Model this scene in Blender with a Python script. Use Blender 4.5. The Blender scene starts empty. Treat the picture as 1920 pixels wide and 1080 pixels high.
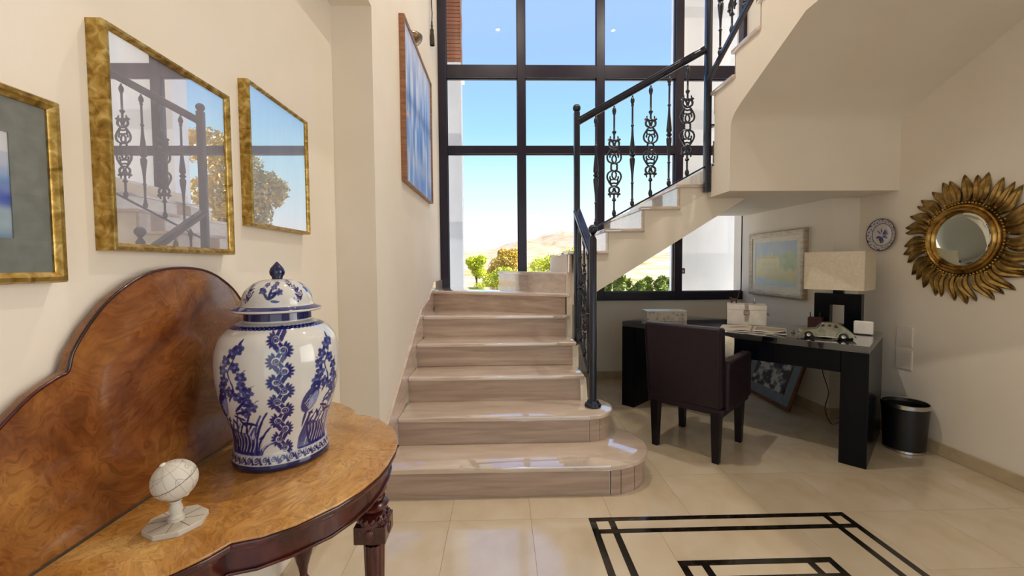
import bpy, bmesh, math, random
import numpy as np
from mathutils import Vector, Matrix
random.seed(7); rng = np.random.default_rng(7)
PI = math.pi
scene = bpy.context.scene
C = scene.collection

# ------------------------------------------------------------------ camera
F_PX, CY_PX, EYE = 780.0, 529.7, 1.29
def _n(v): v = np.array(v, float); return v/np.linalg.norm(v)
_Y = _n([(940-960)/F_PX, (CY_PX-497)/F_PX, 1]); _Z = np.array([-.0085, 1, 0.]); _Z = _n(_Z-_Y*_Z.dot(_Y)); _X = np.cross(_Y, _Z)
if _X[0] < 0: _X = -_X
cam_d = bpy.data.cameras.new('camera'); cam = bpy.data.objects.new('camera', cam_d); C.objects.link(cam)
cam_d.sensor_width = 36; cam_d.lens = F_PX/1920*36; cam_d.shift_y = (CY_PX-540)/1920; cam_d.clip_start = .02; cam_d.clip_end = 3000
R = Matrix(((_X[0], _X[1], -_X[2]), (_Y[0], _Y[1], -_Y[2]), (_Z[0], _Z[1], -_Z[2])))
cam.matrix_world = Matrix.Translation((0, 0, EYE)) @ R.to_4x4()
scene.camera = cam

# ------------------------------------------------------------------ view, world, sun, area lights
vs = scene.view_settings
vs.view_transform = 'Standard'; vs.look = 'None'; vs.gamma = 1; vs.use_curve_mapping = False; vs.exposure = 0.34
world = bpy.data.worlds.new('sky'); scene.world = world; world.use_nodes = True
wn, wl = world.node_tree.nodes, world.node_tree.links
bg = wn['Background']; bg.inputs[1].default_value = .92
tc = wn.new('ShaderNodeTexCoord'); sx = wn.new('ShaderNodeSeparateXYZ'); wl.new(tc.outputs['Generated'], sx.inputs[0])
rp = wn.new('ShaderNodeValToRGB'); wl.new(sx.outputs['Z'], rp.inputs[0]); wl.new(rp.outputs[0], bg.inputs[0])
el = rp.color_ramp.elements
el[0].position = 0.0; el[0].color = (1.0, .99, .97, 1)
el[1].position = 1.0; el[1].color = (.32, .48, 1.0, 1)
for p, c in ((.075, (1.0, 1.0, 1.0)), (.12, (.84, .98, 1.03)), (.18, (.68, .94, 1.04)), (.245, (.50, .84, 1.04)), (.30, (.39, .72, 1.04)), (.37, (.35, .63, 1.06)), (.45, (.34, .56, 1.06)), (.56, (.38, .56, 1.06))):
    e = el.new(p); e.color = (*c, 1)
def light(name, kind, energy, color, loc, rot=(0, 0, 0), **kw):
    d = bpy.data.lights.new(name, kind); d.energy = energy; d.color = color
    for k, v in kw.items(): setattr(d, k, v)
    o = bpy.data.objects.new(name, d); C.objects.link(o); o.location = loc; o.rotation_euler = rot
    return o
sun = light('sun', 'SUN', 12.0, (1, .94, .84), (0, 0, 30), angle=.009)
sun.rotation_euler = Vector((.74, -.06, .66)).to_track_quat('Z', 'Y').to_euler()
# added fill lamps out of view, at the right wall and behind the viewer
light('side_fill', 'AREA', 12, (1, .97, .93), (2.86, .45, 1.55), (0, math.radians(90), 0), shape='RECTANGLE', size=2.0, size_y=1.8, spread=math.radians(95))
light('rear_fill', 'AREA', 5, (1, .96, .91), (.9, -2.45, 1.5), (math.radians(90), 0, 0), shape='RECTANGLE', size=2.9, size_y=2.7)
SPOTS = [(-.02, 2.29, 'left'), (1.87, 2.29, 'right')]
for x_, y_, n_ in SPOTS:
    light('ceiling_downlight_glow', 'AREA', 32, (1, .91, .80), (x_, y_, 5.12), (0, 0, 0), shape='DISK', size=.055)

# ------------------------------------------------------------------ helpers
def lin(h):
    h = h.lstrip('#'); return tuple(((c/12.92) if c <= .04045 else ((c+.055)/1.055)**2.4) for c in (int(h[i:i+2], 16)/255 for i in (0, 2, 4)))
MATS = {}
def mat(name, color, rough=.5, metal=0., spec=.5, coat=0., coat_rough=.05, noise=None, bump=None, stretch=(1, 1, 1), rand=0., vcol=False, coords='Object', ior=1.5, sheen=0., coat_ior=1.5):
    """noise=(scale, detail, [colours], distortion); bump=(scale, strength)"""
    m = bpy.data.materials.new(name); m.use_nodes = True; MATS[name] = m
    nt = m.node_tree; N, L = nt.nodes, nt.links; b = N['Principled BSDF']
    col = lin(color) if isinstance(color, str) else color
    b.inputs['Base Color'].default_value = (*col, 1); b.inputs['Roughness'].default_value = rough; b.inputs['Metallic'].default_value = metal
    b.inputs['Specular IOR Level'].default_value = spec; b.inputs['IOR'].default_value = ior
    b.inputs['Coat Weight'].default_value = coat; b.inputs['Coat Roughness'].default_value = coat_rough; b.inputs['Coat IOR'].default_value = coat_ior
    if sheen: b.inputs['Sheen Weight'].default_value = sheen
    src = None
    if noise or bump:
        t = N.new('ShaderNodeTexCoord'); mp = N.new('ShaderNodeMapping'); L.new(t.outputs[coords], mp.inputs[0]); mp.inputs['Scale'].default_value = stretch
    if noise:
        sc, det, cols, dis = noise
        nz = N.new('ShaderNodeTexNoise'); nz.inputs['Scale'].default_value = sc; nz.inputs['Detail'].default_value = det; nz.inputs['Distortion'].default_value = dis
        L.new(mp.outputs[0], nz.inputs['Vector'])
        r = N.new('ShaderNodeValToRGB'); L.new(nz.outputs['Fac'], r.inputs[0]); e = r.color_ramp.elements
        while len(e) < len(cols): e.new(.5)
        for i, cc in enumerate(cols):
            e[i].position = .3+.4*i/(len(cols)-1); e[i].color = (*(lin(cc) if isinstance(cc, str) else cc), 1)
        src = r.outputs[0]
    if vcol:
        a = N.new('ShaderNodeVertexColor'); a.layer_name = 'Col'; src = a.outputs[0]
    if rand:
        oi = N.new('ShaderNodeObjectInfo'); mr = N.new('ShaderNodeMapRange'); L.new(oi.outputs['Random'], mr.inputs[0])
        mr.inputs[3].default_value = 1-rand; mr.inputs[4].default_value = 1+rand
        hs = N.new('ShaderNodeHueSaturation'); L.new(mr.outputs[0], hs.inputs['Value'])
        if src: L.new(src, hs.inputs['Color'])
        else: hs.inputs['Color'].default_value = (*col, 1)
        src = hs.outputs[0]
    if src: L.new(src, b.inputs['Base Color'])
    if bump:
        nb = N.new('ShaderNodeTexNoise'); nb.inputs['Scale'].default_value = bump[0]; nb.inputs['Detail'].default_value = 4; L.new(mp.outputs[0], nb.inputs['Vector'])
        bp = N.new('ShaderNodeBump'); bp.inputs['Strength'].default_value = bump[1]; bp.inputs['Distance'].default_value = .01; L.new(nb.outputs['Fac'], bp.inputs['Height']); L.new(bp.outputs[0], b.inputs['Normal'])
    return m
def glass_mat(name, refl_ior, tint=(1, 1, 1), rough=0.0):
    m = bpy.data.materials.new(name); m.use_nodes = True; MATS[name] = m
    nt = m.node_tree; N, L = nt.nodes, nt.links; N.remove(N['Principled BSDF'])
    t = N.new('ShaderNodeBsdfTransparent'); t.inputs[0].default_value = (*tint, 1)
    g = N.new('ShaderNodeBsdfGlossy'); g.inputs['Roughness'].default_value = rough; g.inputs[0].default_value = (1, 1, 1, 1)
    fr = N.new('ShaderNodeFresnel'); fr.inputs[0].default_value = refl_ior
    ge = N.new('ShaderNodeNewGeometry'); fm = N.new('ShaderNodeMath'); fm.operation = 'SUBTRACT'; fm.use_clamp = True; L.new(fr.outputs[0], fm.inputs[0]); L.new(ge.outputs['Backfacing'], fm.inputs[1])
    mx = N.new('ShaderNodeMixShader'); L.new(fm.outputs[0], mx.inputs[0]); L.new(t.outputs[0], mx.inputs[1]); L.new(g.outputs[0], mx.inputs[2])
    L.new(mx.outputs[0], N['Material Output'].inputs[0]); return m

class MB:
    def __init__(s): s.v = []; s.f = []
    def add(s, vs, fs):
        o = len(s.v); s.v += [tuple(map(float, p)) for p in vs]; s.f += [tuple(i+o for i in f) for f in fs]; return s
    def box(s, x0, x1, y0, y1, z0, z1):
        return s.add([(x0, y0, z0), (x1, y0, z0), (x1, y1, z0), (x0, y1, z0), (x0, y0, z1), (x1, y0, z1), (x1, y1, z1), (x0, y1, z1)],
                     [(0, 3, 2, 1), (4, 5, 6, 7), (0, 1, 5, 4), (1, 2, 6, 5), (2, 3, 7, 6), (3, 0, 4, 7)])
    def prism(s, poly, a0, a1, axis='z'):
        """poly of 2-D points extruded along axis: z -> (x,y), y -> (x,z), x -> (y,z)"""
        def P(p, a): return (p[0], p[1], a) if axis == 'z' else ((p[0], a, p[1]) if axis == 'y' else (a, p[0], p[1]))
        ar = sum(poly[i][0]*poly[(i+1) % len(poly)][1]-poly[(i+1) % len(poly)][0]*poly[i][1] for i in range(len(poly)))
        if ar < 0: poly = poly[::-1]
        n = len(poly); vs = [P(p, a0) for p in poly]+[P(p, a1) for p in poly]
        fs = [tuple(range(n))[::-1], tuple(range(n, 2*n))]+[(i, (i+1) % n, n+(i+1) % n, n+i) for i in range(n)]
        if axis == 'y': fs = [f[::-1] for f in fs]
        return s.add(vs, fs)
    def lathe(s, prof, seg=32, cx=0, cy=0, cap=True):
        vs = []; fs = []; n = len(prof)
        for r, z in prof:
            for k in range(seg): a = 2*PI*k/seg; vs.append((cx+r*math.cos(a), cy+r*math.sin(a), z))
        for i in range(n-1):
            for k in range(seg): k2 = (k+1) % seg; fs.append((i*seg+k, i*seg+k2, (i+1)*seg+k2, (i+1)*seg+k))
        if cap:
            if prof[0][0] > 1e-5: fs.append(tuple(range(seg))[::-1])
            if prof[-1][0] > 1e-5: fs.append(tuple((n-1)*seg+k for k in range(seg)))
        return s.add(vs, fs)
    def sphere(s, c, r, seg=16, rings=10, sc=(1, 1, 1)):
        return s.addT(MB().lathe([(max(r*math.sin(PI*i/rings), 1e-6), -r*math.cos(PI*i/rings)) for i in range(rings+1)], seg), lambda p: (c[0]+p[0]*sc[0], c[1]+p[1]*sc[1], c[2]+p[2]*sc[2]))
    def tube(s, pts, r, seg=8, closed=False, squash=None):
        pts = [Vector(p) for p in pts]; n = len(pts); rr = r if isinstance(r, (list, tuple)) else [r]*n
        vs = []; fs = []; up = Vector((0, 0, 1)); prev = None
        for i, p in enumerate(pts):
            if closed: t = pts[(i+1) % n]-pts[i-1]
            else: t = pts[min(i+1, n-1)]-pts[max(i-1, 0)]
            t.normalize()
            if prev is None:
                u = t.cross(up if abs(t.z) < .9 else Vector((0, 1, 0)))
            else: u = prev-t*prev.dot(t)
            u.normalize(); prev = u; w = t.cross(u)
            for k in range(seg): a = 2*PI*k/seg; vs.append(p+(u*math.cos(a)+w*math.sin(a))*rr[i])
        for i in range(n if closed else n-1):
            j = (i+1) % n
            for k in range(seg): k2 = (k+1) % seg; fs.append((i*seg+k, i*seg+k2, j*seg+k2, j*seg+k))
        if not closed: fs += [tuple(range(seg))[::-1], tuple((n-1)*seg+k for k in range(seg))]
        return s.add(vs, fs)
    def bar(s, a, b, w, h, up=(0, 0, 1)):
        a, b = Vector(a), Vector(b); t = (b-a).normalized(); side = t.cross(Vector(up)).normalized(); u = side.cross(t)
        q = [side*(w/2)*i+u*(h/2)*j for i, j in ((-1, -1), (1, -1), (1, 1), (-1, 1))]
        return s.add([a+x for x in q]+[b+x for x in q], [(3, 2, 1, 0), (4, 5, 6, 7), (0, 1, 5, 4), (1, 2, 6, 5), (2, 3, 7, 6), (3, 0, 4, 7)])
    def addT(s, o, fn): return s.add([fn(p) for p in o.v], o.f)
    def build(s, name, m, parent=None, world=True, smooth=None, bevel=0, seg=2, fix=True):
        me = bpy.data.meshes.new(name); off = Vector((0, 0, 0))
        if parent is not None and world: off = root_loc(parent)
        me.from_pydata([(p[0]-off.x, p[1]-off.y, p[2]-off.z) for p in s.v], [], s.f); me.update()
        if fix or bevel:
            bm = bmesh.new(); bm.from_mesh(me)
            if fix: bmesh.ops.recalc_face_normals(bm, faces=bm.faces)
            if bevel:
                ed = [e for e in bm.edges if len(e.link_faces) == 2 and e.calc_face_angle(0) > .5]
                bmesh.ops.bevel(bm, geom=ed, offset=bevel, segments=seg, profile=.5, affect='EDGES', clamp_overlap=True)
            bm.to_mesh(me); bm.free()
        if smooth is not None:
            me.polygons.foreach_set('use_smooth', [True]*len(me.polygons)); me.set_sharp_from_angle(angle=math.radians(smooth))
        me.materials.append(MATS[m] if isinstance(m, str) else m)
        return link(name, me, parent)
def root_loc(o):
    while o.parent: o = o.parent
    return Vector(o.location)
def link(name, me, parent=None, loc=(0, 0, 0)):
    o = bpy.data.objects.new(name, me); C.objects.link(o); o.parent = parent; o.location = loc; return o
def tag(o, label=None, cat=None, group=None, kind=None):
    if label: o['label'] = label
    if cat: o['category'] = cat
    if group: o['group'] = group
    if kind: o['kind'] = kind
    return o
def thing(name, label, cat, loc=(0, 0, 0), rotz=0, group=None, kind=None):
    o = bpy.data.objects.new(name, None); C.objects.link(o); o.location = loc; o.rotation_euler = (0, 0, rotz); o.empty_display_size = .1
    return tag(o, label, cat, group, kind)
def struct(name, mb, m, label=None, cat=None, **kw):
    o = mb.build(name, m, **kw); return tag(o, label, cat, kind='structure')
def Tr(mb, fn): return MB().addT(mb, fn)
def catmull(pts, n=8, closed=False):
    P = [np.array(p, float) for p in pts]; out = []; N = len(P)
    for i in range(N if closed else N-1):
        g = lambda k: P[k % N] if closed else P[min(max(k, 0), N-1)]
        a, b, c, d = g(i-1), g(i), g(i+1), g(i+2)
        for j in range(n):
            t = j/n; out.append(tuple(.5*((2*b)+(-a+c)*t+(2*a-5*b+4*c-d)*t*t+(-a+3*b-3*c+d)*t**3)))
    if not closed: out.append(tuple(P[-1]))
    return out

# a small raster painter: everything painted is turned into colours on mesh vertices
class Canvas:
    def __init__(s, w, h, nx, ny, base=(1, 1, 1), wrap=False):
        s.w, s.h, s.nx, s.ny, s.wrap = w, h, nx, ny, wrap
        s.X, s.Y = np.meshgrid(np.linspace(0, w, nx, endpoint=not wrap), np.linspace(0, h, ny)); s.I = np.empty((ny, nx, 3)); s.I[:] = base
        s.px = w/nx
    def mix(s, m, c): m = np.clip(m, 0, 1)[..., None]; s.I = s.I*(1-m)+np.array(c)*m
    def dx(s, x):
        d = s.X-x
        if s.wrap: d = (d+s.w/2) % s.w-s.w/2
        return d
    def ell(s, x, y, a, b, ang, c, k=1., soft=None):
        ca, sa = math.cos(ang), math.sin(ang); dx, dy = s.dx(x), s.Y-y
        u = (dx*ca+dy*sa)/a; v = (-dx*sa+dy*ca)/b; d = (1-np.sqrt(u*u+v*v))*min(a, b)/(soft or s.px)+.5
        s.mix(np.clip(d, 0, 1)*k, c)
    def leaf(s, x, y, ln, wd, ang, c, k=1.):
        ca, sa = math.cos(ang), math.sin(ang); dx, dy = s.dx(x), s.Y-y
        u = (dx*ca+dy*sa)/ln; v = (-dx*sa+dy*ca); wv = wd*np.sqrt(np.clip(u, 0, 1))*np.clip(1-u, 0, 1)**.6*1.5
        d = (wv-np.abs(v))/s.px+.3; d[(u < 0) | (u > 1)] = 0; s.mix(np.clip(d, 0, 1)*k, c)
    def stroke(s, pts, r, c, k=1.):
        best = np.full(s.X.shape, 1e9)
        for i in range(len(pts)-1):
            (x0, y0), (x1, y1) = pts[i], pts[i+1]; vx, vy = x1-x0, y1-y0; l2 = vx*vx+vy*vy+1e-12
            px, py = s.dx(x0), s.Y-y0; t = np.clip((px*vx+py*vy)/l2, 0, 1)
            rr = r if not isinstance(r, (list, tuple)) else r[0]+(r[1]-r[0])*(i+t)/(len(pts)-1)
            best = np.minimum(best, np.hypot(px-t*vx, py-t*vy)-rr)
        s.mix(np.clip(.5-best/s.px, 0, 1)*k, c)
    def spiral(s, x, y, R, turns, a0, r, c, k=1., flip=1):
        pts = [(x+flip*R*(1-t)*math.cos(a0+turns*2*PI*t), y+R*(1-t)*math.sin(a0+turns*2*PI*t)) for t in np.linspace(0, .92, 22)]; s.stroke(pts, r, c, k)
    def at(s, x, y):
        i = np.clip(np.round(np.asarray(y)/s.h*(s.ny-1)).astype(int), 0, s.ny-1)
        j = np.round(np.asarray(x)/s.w*(s.nx if s.wrap else s.nx-1)).astype(int); j = j % s.nx if s.wrap else np.clip(j, 0, s.nx-1)
        return s.I[i, j]
def set_cols(me, cols):
    a = me.color_attributes.new('Col', 'FLOAT_COLOR', 'POINT'); c = np.ones((len(me.vertices), 4), np.float32); c[:, :3] = cols; a.data.foreach_set('color', c.ravel())
def noise2(nx, ny, sx_, sy_, oct=4, seed=0):
    r = np.random.default_rng(seed); out = np.zeros((ny, nx)); amp = 1
    for o in range(oct):
        gx, gy = max(2, int(sx_*2**o)+2), max(2, int(sy_*2**o)+2); g = r.random((gy, gx))
        X = np.linspace(0, gx-1.001, nx); Y = np.linspace(0, gy-1.001, ny); ix = X.astype(int); iy = Y.astype(int); fx = X-ix; fy = (Y-iy)[:, None]
        fx = fx*fx*(3-2*fx); fy = fy*fy*(3-2*fy)
        a = g[iy][:, ix]*(1-fx)+g[iy][:, ix+1]*fx; b = g[iy+1][:, ix]*(1-fx)+g[iy+1][:, ix+1]*fx
        out += amp*(a*(1-fy)+b*fy); amp *= .5
    return out/(2-2**(1-oct))
def panel(cv, name, m, parent, x0, z0, y_front, thick=.003):
    """a painted sheet: canvas as vertex colours, local x right, z up, facing -y"""
    nx, ny = cv.nx, cv.ny; xs = np.linspace(x0, x0+cv.w, nx); zs = np.linspace(z0, z0+cv.h, ny)
    v = [(x, y_front, z) for z in zs for x in xs]; f = [(j*nx+i, j*nx+i+1, (j+1)*nx+i+1, (j+1)*nx+i) for j in range(ny-1) for i in range(nx-1)]
    n0 = len(v); ring = [i for i in range(nx)]+[j*nx+nx-1 for j in range(1, ny)]+[(ny-1)*nx+i for i in range(nx-2, -1, -1)]+[j*nx for j in range(ny-2, 0, -1)]
    v += [(v[i][0], y_front+thick, v[i][2]) for i in ring]; n = len(ring)
    f += [(ring[i], n0+i, n0+(i+1) % n, ring[(i+1) % n]) for i in range(n)]+[tuple(range(n0, n0+n))]
    mb = MB(); mb.v = v; mb.f = f; o = mb.build(name, m, parent, world=False, fix=False)
    cols = np.concatenate([cv.I.reshape(-1, 3), cv.I.reshape(-1, 3)[ring]]); set_cols(o.data, cols); return o

# ------------------------------------------------------------------ materials
mat('plaster', '#ebe1d1', .75, spec=.25, noise=(2.2, 4, ['#e9dfce', '#eee5d7'], .2), bump=(60, .06))
mat('marble_floor', '#dcc6a0', .2, spec=.5, coat=.8, coat_rough=.09, noise=(4, 8, ['#cfbb9b', '#d7c6aa', '#decfb8'], .8), rand=.02, ior=1.55, coat_ior=1.9)
mat('grout', '#c3ab86', .7)
mat('dark_marble', '#16130f', .12, spec=.5, coat=.4, noise=(9, 8, ['#0c0a08', '#1c1712', '#3a3128'], 2.5))
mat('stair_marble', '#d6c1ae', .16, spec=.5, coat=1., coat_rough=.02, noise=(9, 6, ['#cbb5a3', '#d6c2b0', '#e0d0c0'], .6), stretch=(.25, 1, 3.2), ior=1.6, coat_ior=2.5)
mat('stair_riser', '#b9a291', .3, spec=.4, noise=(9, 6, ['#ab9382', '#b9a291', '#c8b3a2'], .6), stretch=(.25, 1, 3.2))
mat('baseboard', '#c9b08a', .22, spec=.5, noise=(7, 6, ['#b5a182', '#c4b292'], 1))
mat('window_frame', '#150e26', .32, spec=.4, coat=.1, noise=(10, 3, ['#120c24', '#1b122a'], .5))
glass_mat('window_glass', 1.3)
glass_mat('picture_glass', 7.0)
glass_mat('plain_glass', 1.5)
mat('iron', '#0a1322', .26, spec=.5, coat=.3, noise=(30, 3, ['#08101e', '#0d1830'], .2))
mat('gilt', '#b98f3c', .34, metal=.85, noise=(45, 5, ['#7a5f28', '#b08f48', '#d6bd7c'], .6), bump=(50, .15))
mat('old_gilt', '#8a6a2a', .36, metal=.8, noise=(11, 6, ['#3f2f16', '#8a6d38', '#c4a566'], 1.0), bump=(40, .3))
mat('ring_gilt', '#a9782c', .3, metal=.85, noise=(16, 4, ['#5f4520', '#a5803c', '#d4b068'], .8))
mat('silver_wood', '#a59581', .4, metal=.35, noise=(14, 5, ['#9a8b79', '#ab9c89', '#bcae9c'], .6), stretch=(1, 1, 4))
mat('brown_wood', '#6d4127', .35, noise=(10, 5, ['#54301b', '#7a4a2c'], .5), stretch=(1, 1, 6))
mat('oak_edge', '#8f6246', .4, noise=(10, 5, ['#7a5038', '#a0714f'], .4), stretch=(1, 1, 6))
mat('painted', (1, 1, 1), .55, vcol=True, spec=.3)
mat('glazed', (1, 1, 1), .07, vcol=True, spec=.5, coat=.5, coat_rough=.03)
mat('mirror', (.80, .86, .80), .02, metal=1.)
mat('black_lacquer', '#04060d', .22, spec=.16, noise=(6, 3, ['#03050b', '#060911'], .4))
mat('desk_gloss', '#060912', .12, spec=.5, coat=1., coat_rough=.03, coat_ior=1.9, noise=(6, 3, ['#050811', '#0a0e19'], .4))
mat('leather', '#2a1822', .42, spec=.35, noise=(40, 4, ['#190c18', '#22111d'], .3), bump=(160, .12))
mat('dark_leg', '#0a070c', .35, spec=.3, noise=(12, 4, ['#08050a', '#0e0a10'], .4), stretch=(1, 1, 8))
mat('cushion', '#e8dcc6', .85, noise=(30, 4, ['#ddd0b8', '#efe5d2'], .2), bump=(90, .2))
mat('lampshade', '#e3d5bb', .8, noise=(60, 4, ['#dccdb2', '#e8dcc4'], .1), bump=(200, .1))
mat('white_leather', '#efe6da', .5, noise=(30, 3, ['#e8ded0', '#f4ece2'], .2))
mat('strap', '#a89a8a', .5, noise=(30, 3, ['#97897a', '#b5a898'], .2))
mat('steel', '#b9b4ac', .22, metal=1., noise=(20, 3, ['#a9a49c', '#c9c5be'], .3))
mat('brass', '#8d7c68', .3, metal=1., noise=(20, 3, ['#7d6c58', '#9c8b76'], .3))
mat('car_paint', '#8d8671', .3, metal=.5, noise=(20, 4, ['#6e6854', '#989079'], .5))
mat('car_trim', '#b9b1a0', .22, metal=.8, noise=(20, 3, ['#a79f8e', '#c6bfae'], .3))
mat('black_plastic', '#0c0a0c', .4, noise=(15, 3, ['#080708', '#121014'], .3))
mat('dark_red', '#3c1418', .4, noise=(15, 3, ['#33100f', '#471a20'], .3))
mat('white_plastic', '#efeae2', .4, noise=(20, 3, ['#eae4db', '#f4f0ea'], .2))
mat('plate_cover', '#ddd0b8', .5, noise=(20, 3, ['#e2d9cb', '#e8e0d3'], .2))
mat('bone', '#d9d0bf', .42, spec=.4, vcol=True)
mat('navy_glaze', '#0a1440', .08, coat=.5, noise=(20, 3, ['#070e33', '#0e1a52'], .3))
mat('mahogany', '#3a120c', .24, spec=.5, coat=.35, noise=(9, 6, ['#250a07', '#451610', '#5a2013'], .8), stretch=(2, 2, .6))
mat('red_tag', '#8c1f24', .5, noise=(20, 2, ['#7c191d', '#99262b'], .2))
mat('tassel', '#3b332b', .8, noise=(60, 3, ['#2a241f', '#51473c'], .3), stretch=(6, 6, .5))
mat('brick', '#c98563', .85, noise=(12, 5, ['#96573c', '#b47a5a'], .6), rand=.14)
mat('mortar', '#cbb59d', .9, noise=(40, 3, ['#9c8670', '#ae9a86'], .2))
mat('white_wall', '#eef2f8', .8, noise=(3, 4, ['#eaeff6', '#f2f5fa'], .3))
mat('grass_ground', '#8f8a4a', .95, noise=(.8, 8, ['#6d6e30', '#94814a', '#b09b7c'], .8))
mat('hill_soil', '#b59a86', .95, noise=(.10, 12, ['#65683c', '#a08a5c', '#a8968a', '#9a746a'], .9))
mat('bounce_slab_pale', '#e9e4da', .8, noise=(2, 4, ['#e2dcd0', '#efebe3'], .3))
mat('bark', '#5c4a36', .9, noise=(20, 4, ['#4a3a2a', '#6e5a42'], .4))
mat('leaf_gold', '#c9ac38', .6, noise=(.9, 5, ['#a08a1c', '#c8a92c', '#dcbc4c'], .3))
mat('leaf_lime', '#c0c92c', .6, noise=(.9, 5, ['#97a312', '#bfca1e', '#d0d634'], .3))
mat('leaf_green', '#5d7a35', .6, noise=(3, 5, ['#4e6a28', '#7c9040', '#a8a04a'], .3))
def wood_top(name, cols, stretch, sc=3.2, rough=.2, coat=.4):
    m = mat(name, cols[1], rough, spec=.5, coat=coat, coat_rough=.06, noise=(sc, 7, cols, 1.3), stretch=stretch)
    nt = m.node_tree; N, L = nt.nodes, nt.links; b = N['Principled BSDF']; base = b.inputs['Base Color'].links[0].from_socket
    mp = [n for n in N if n.type == 'MAPPING'][0]
    nz = N.new('ShaderNodeTexNoise'); nz.inputs['Scale'].default_value = sc*1.1; nz.inputs['Detail'].default_value = 3; nz.inputs['Distortion'].default_value = 1.5; L.new(mp.outputs[0], nz.inputs['Vector'])
    w = N.new('ShaderNodeTexNoise'); w.inputs['Scale'].default_value = sc*9; w.inputs['Detail'].default_value = 5; w.inputs['Distortion'].default_value = 1.4
    va = N.new('ShaderNodeVectorMath'); va.operation = 'MULTIPLY_ADD'; va.inputs[1].default_value = (.35, .35, .35); L.new(nz.outputs['Color'], va.inputs[0]); L.new(mp.outputs[0], va.inputs[2])
    mp2 = N.new('ShaderNodeMapping'); mp2.inputs['Scale'].default_value = (1.8, .30, 1.8); L.new(va.outputs[0], mp2.inputs[0]); L.new(mp2.outputs[0], w.inputs['Vector'])
    r = N.new('ShaderNodeValToRGB'); r.color_ramp.elements[0].position = .32; r.color_ramp.elements[0].color = (.5, .42, .36, 1); r.color_ramp.elements[1].position = .62; r.color_ramp.elements[1].color = (1, 1, 1, 1); L.new(w.outputs['Fac'], r.inputs[0])
    mx = N.new('ShaderNodeMix'); mx.data_type = 'RGBA'; mx.blend_type = 'MULTIPLY'; mx.inputs[0].default_value = .75; L.new(base, mx.inputs[6]); L.new(r.outputs[0], mx.inputs[7]); L.new(mx.outputs[2], b.inputs['Base Color'])
    return m
wood_top('table_veneer', ['#a66e2f', '#c8924b', '#deb26e'], (1, 1, 1))
wood_top('board_veneer', ['#5c2c10', '#8a5226', '#b07a3e'], (1, 1, 1), 2.6)

# ------------------------------------------------------------------ the shell
XL, XS, XR, XA = -.875, -.665, 2.92, 2.70
YR, YP, YW, YB, TOP = 2.24, 3.33, 4.62, -2.6, 5.2
RISE = .175
floor = tag(MB().box(XL, XR, YB, YW, -.10, -.012).build('floor', 'grout'), kind='structure')
# tiles laid on the floor, with the dark inlay let in
TS = .41; IN = (.432, 1.752, .72, 2.057)      # outer rectangle of the inlay
def tile_rects():
    out = []
    xs = [XL]+[x for x in np.arange(.55-TS*4, XR, TS) if x > XL+.02]+[XR]
    ys = [y for y in np.arange(2.057-TS*7, YW, TS)]+[YW]
    for i in range(len(xs)-1):
        for j in range(len(ys)-1):
            out.append((xs[i], xs[i+1], ys[j], ys[j+1]))
    return out
def cut(rs, h):
    out = []
    for a, b, c, d in rs:
        if b <= h[0] or a >= h[1] or d <= h[2] or c >= h[3]: out.append((a, b, c, d)); continue
        if a < h[0]: out.append((a, h[0], c, d)); a = h[0]
        if b > h[1]: out.append((h[1], b, c, d)); b = h[1]
        if c < h[2]: out.append((a, b, c, h[2])); c = h[2]
        if d > h[3]: out.append((a, b, h[3], d)); d = h[3]
    return out
tiles = [r for r in cut(tile_rects(), IN) if r[1]-r[0] > .015 and r[3]-r[2] > .015]
def slab(r, name, m, z0=-.012, z1=0., g=.0006):
    mb = MB().box(r[0]+g-(r[0]+r[1])/2, r[1]-g-(r[0]+r[1])/2, r[2]+g-(r[2]+r[3])/2, r[3]-g-(r[2]+r[3])/2, z0, z1)
    o = mb.build(name, m, floor, world=False, fix=False); o.location = ((r[0]+r[1])/2, (r[2]+r[3])/2, 0); return o
for r in tiles:
    if r[3] > -.45: slab(r, 'floor_tile', 'marble_floor')
slab((XL, XR, YB, tile_rects()[0][2]), 'floor_tile', 'marble_floor')
# inlay: two frames, each an outer and an inner dark strip crossing at the corners, pale marble between
def inlay(x0, x1, y0, y1, w, gap):
    a, b = w, w+gap                                     # strip, pale band
    xs = [x0, x0+a, x0+b, x0+b+a, x1-b-a, x1-b, x1-a, x1]; ys = [y0, y0+a, y0+b, y0+b+a, y1-b-a, y1-b, y1-a, y1]
    slab((x0, x1, y1-a, y1), 'inlay_strip', 'dark_marble'); slab((x0, x1, y0, y0+a), 'inlay_strip', 'dark_marble')
    slab((x0, xs[1], ys[1], ys[6]), 'inlay_strip', 'dark_marble'); slab((xs[6], x1, ys[1], ys[6]), 'inlay_strip', 'dark_marble')
    for (u0, u1) in ((ys[4], ys[5]), (ys[2], ys[3])): slab((xs[1], xs[6], u0, u1), 'inlay_strip', 'dark_marble')
    for (u0, u1) in ((xs[2], xs[3]), (xs[4], xs[5])):
        slab((u0, u1, ys[3], ys[4]), 'inlay_strip', 'dark_marble')
        slab((u0, u1, ys[5], ys[6]), 'inlay_strip', 'dark_marble'); slab((u0, u1, ys[1], ys[2]), 'inlay_strip', 'dark_marble')
    for (u0, u1) in ((ys[5], ys[6]), (ys[1], ys[2])):
        slab((xs[3], xs[4], u0, u1), 'inlay_band', 'marble_floor')
        slab((xs[1], xs[2], u0, u1), 'inlay_square', 'marble_floor'); slab((xs[5], xs[6], u0, u1), 'inlay_square', 'marble_floor')
    slab((xs[1], xs[2], ys[3], ys[4]), 'inlay_band', 'marble_floor'); slab((xs[5], xs[6], ys[3], ys[4]), 'inlay_band', 'marble_floor')
    return (xs[3], xs[4], ys[3], ys[4])
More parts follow.
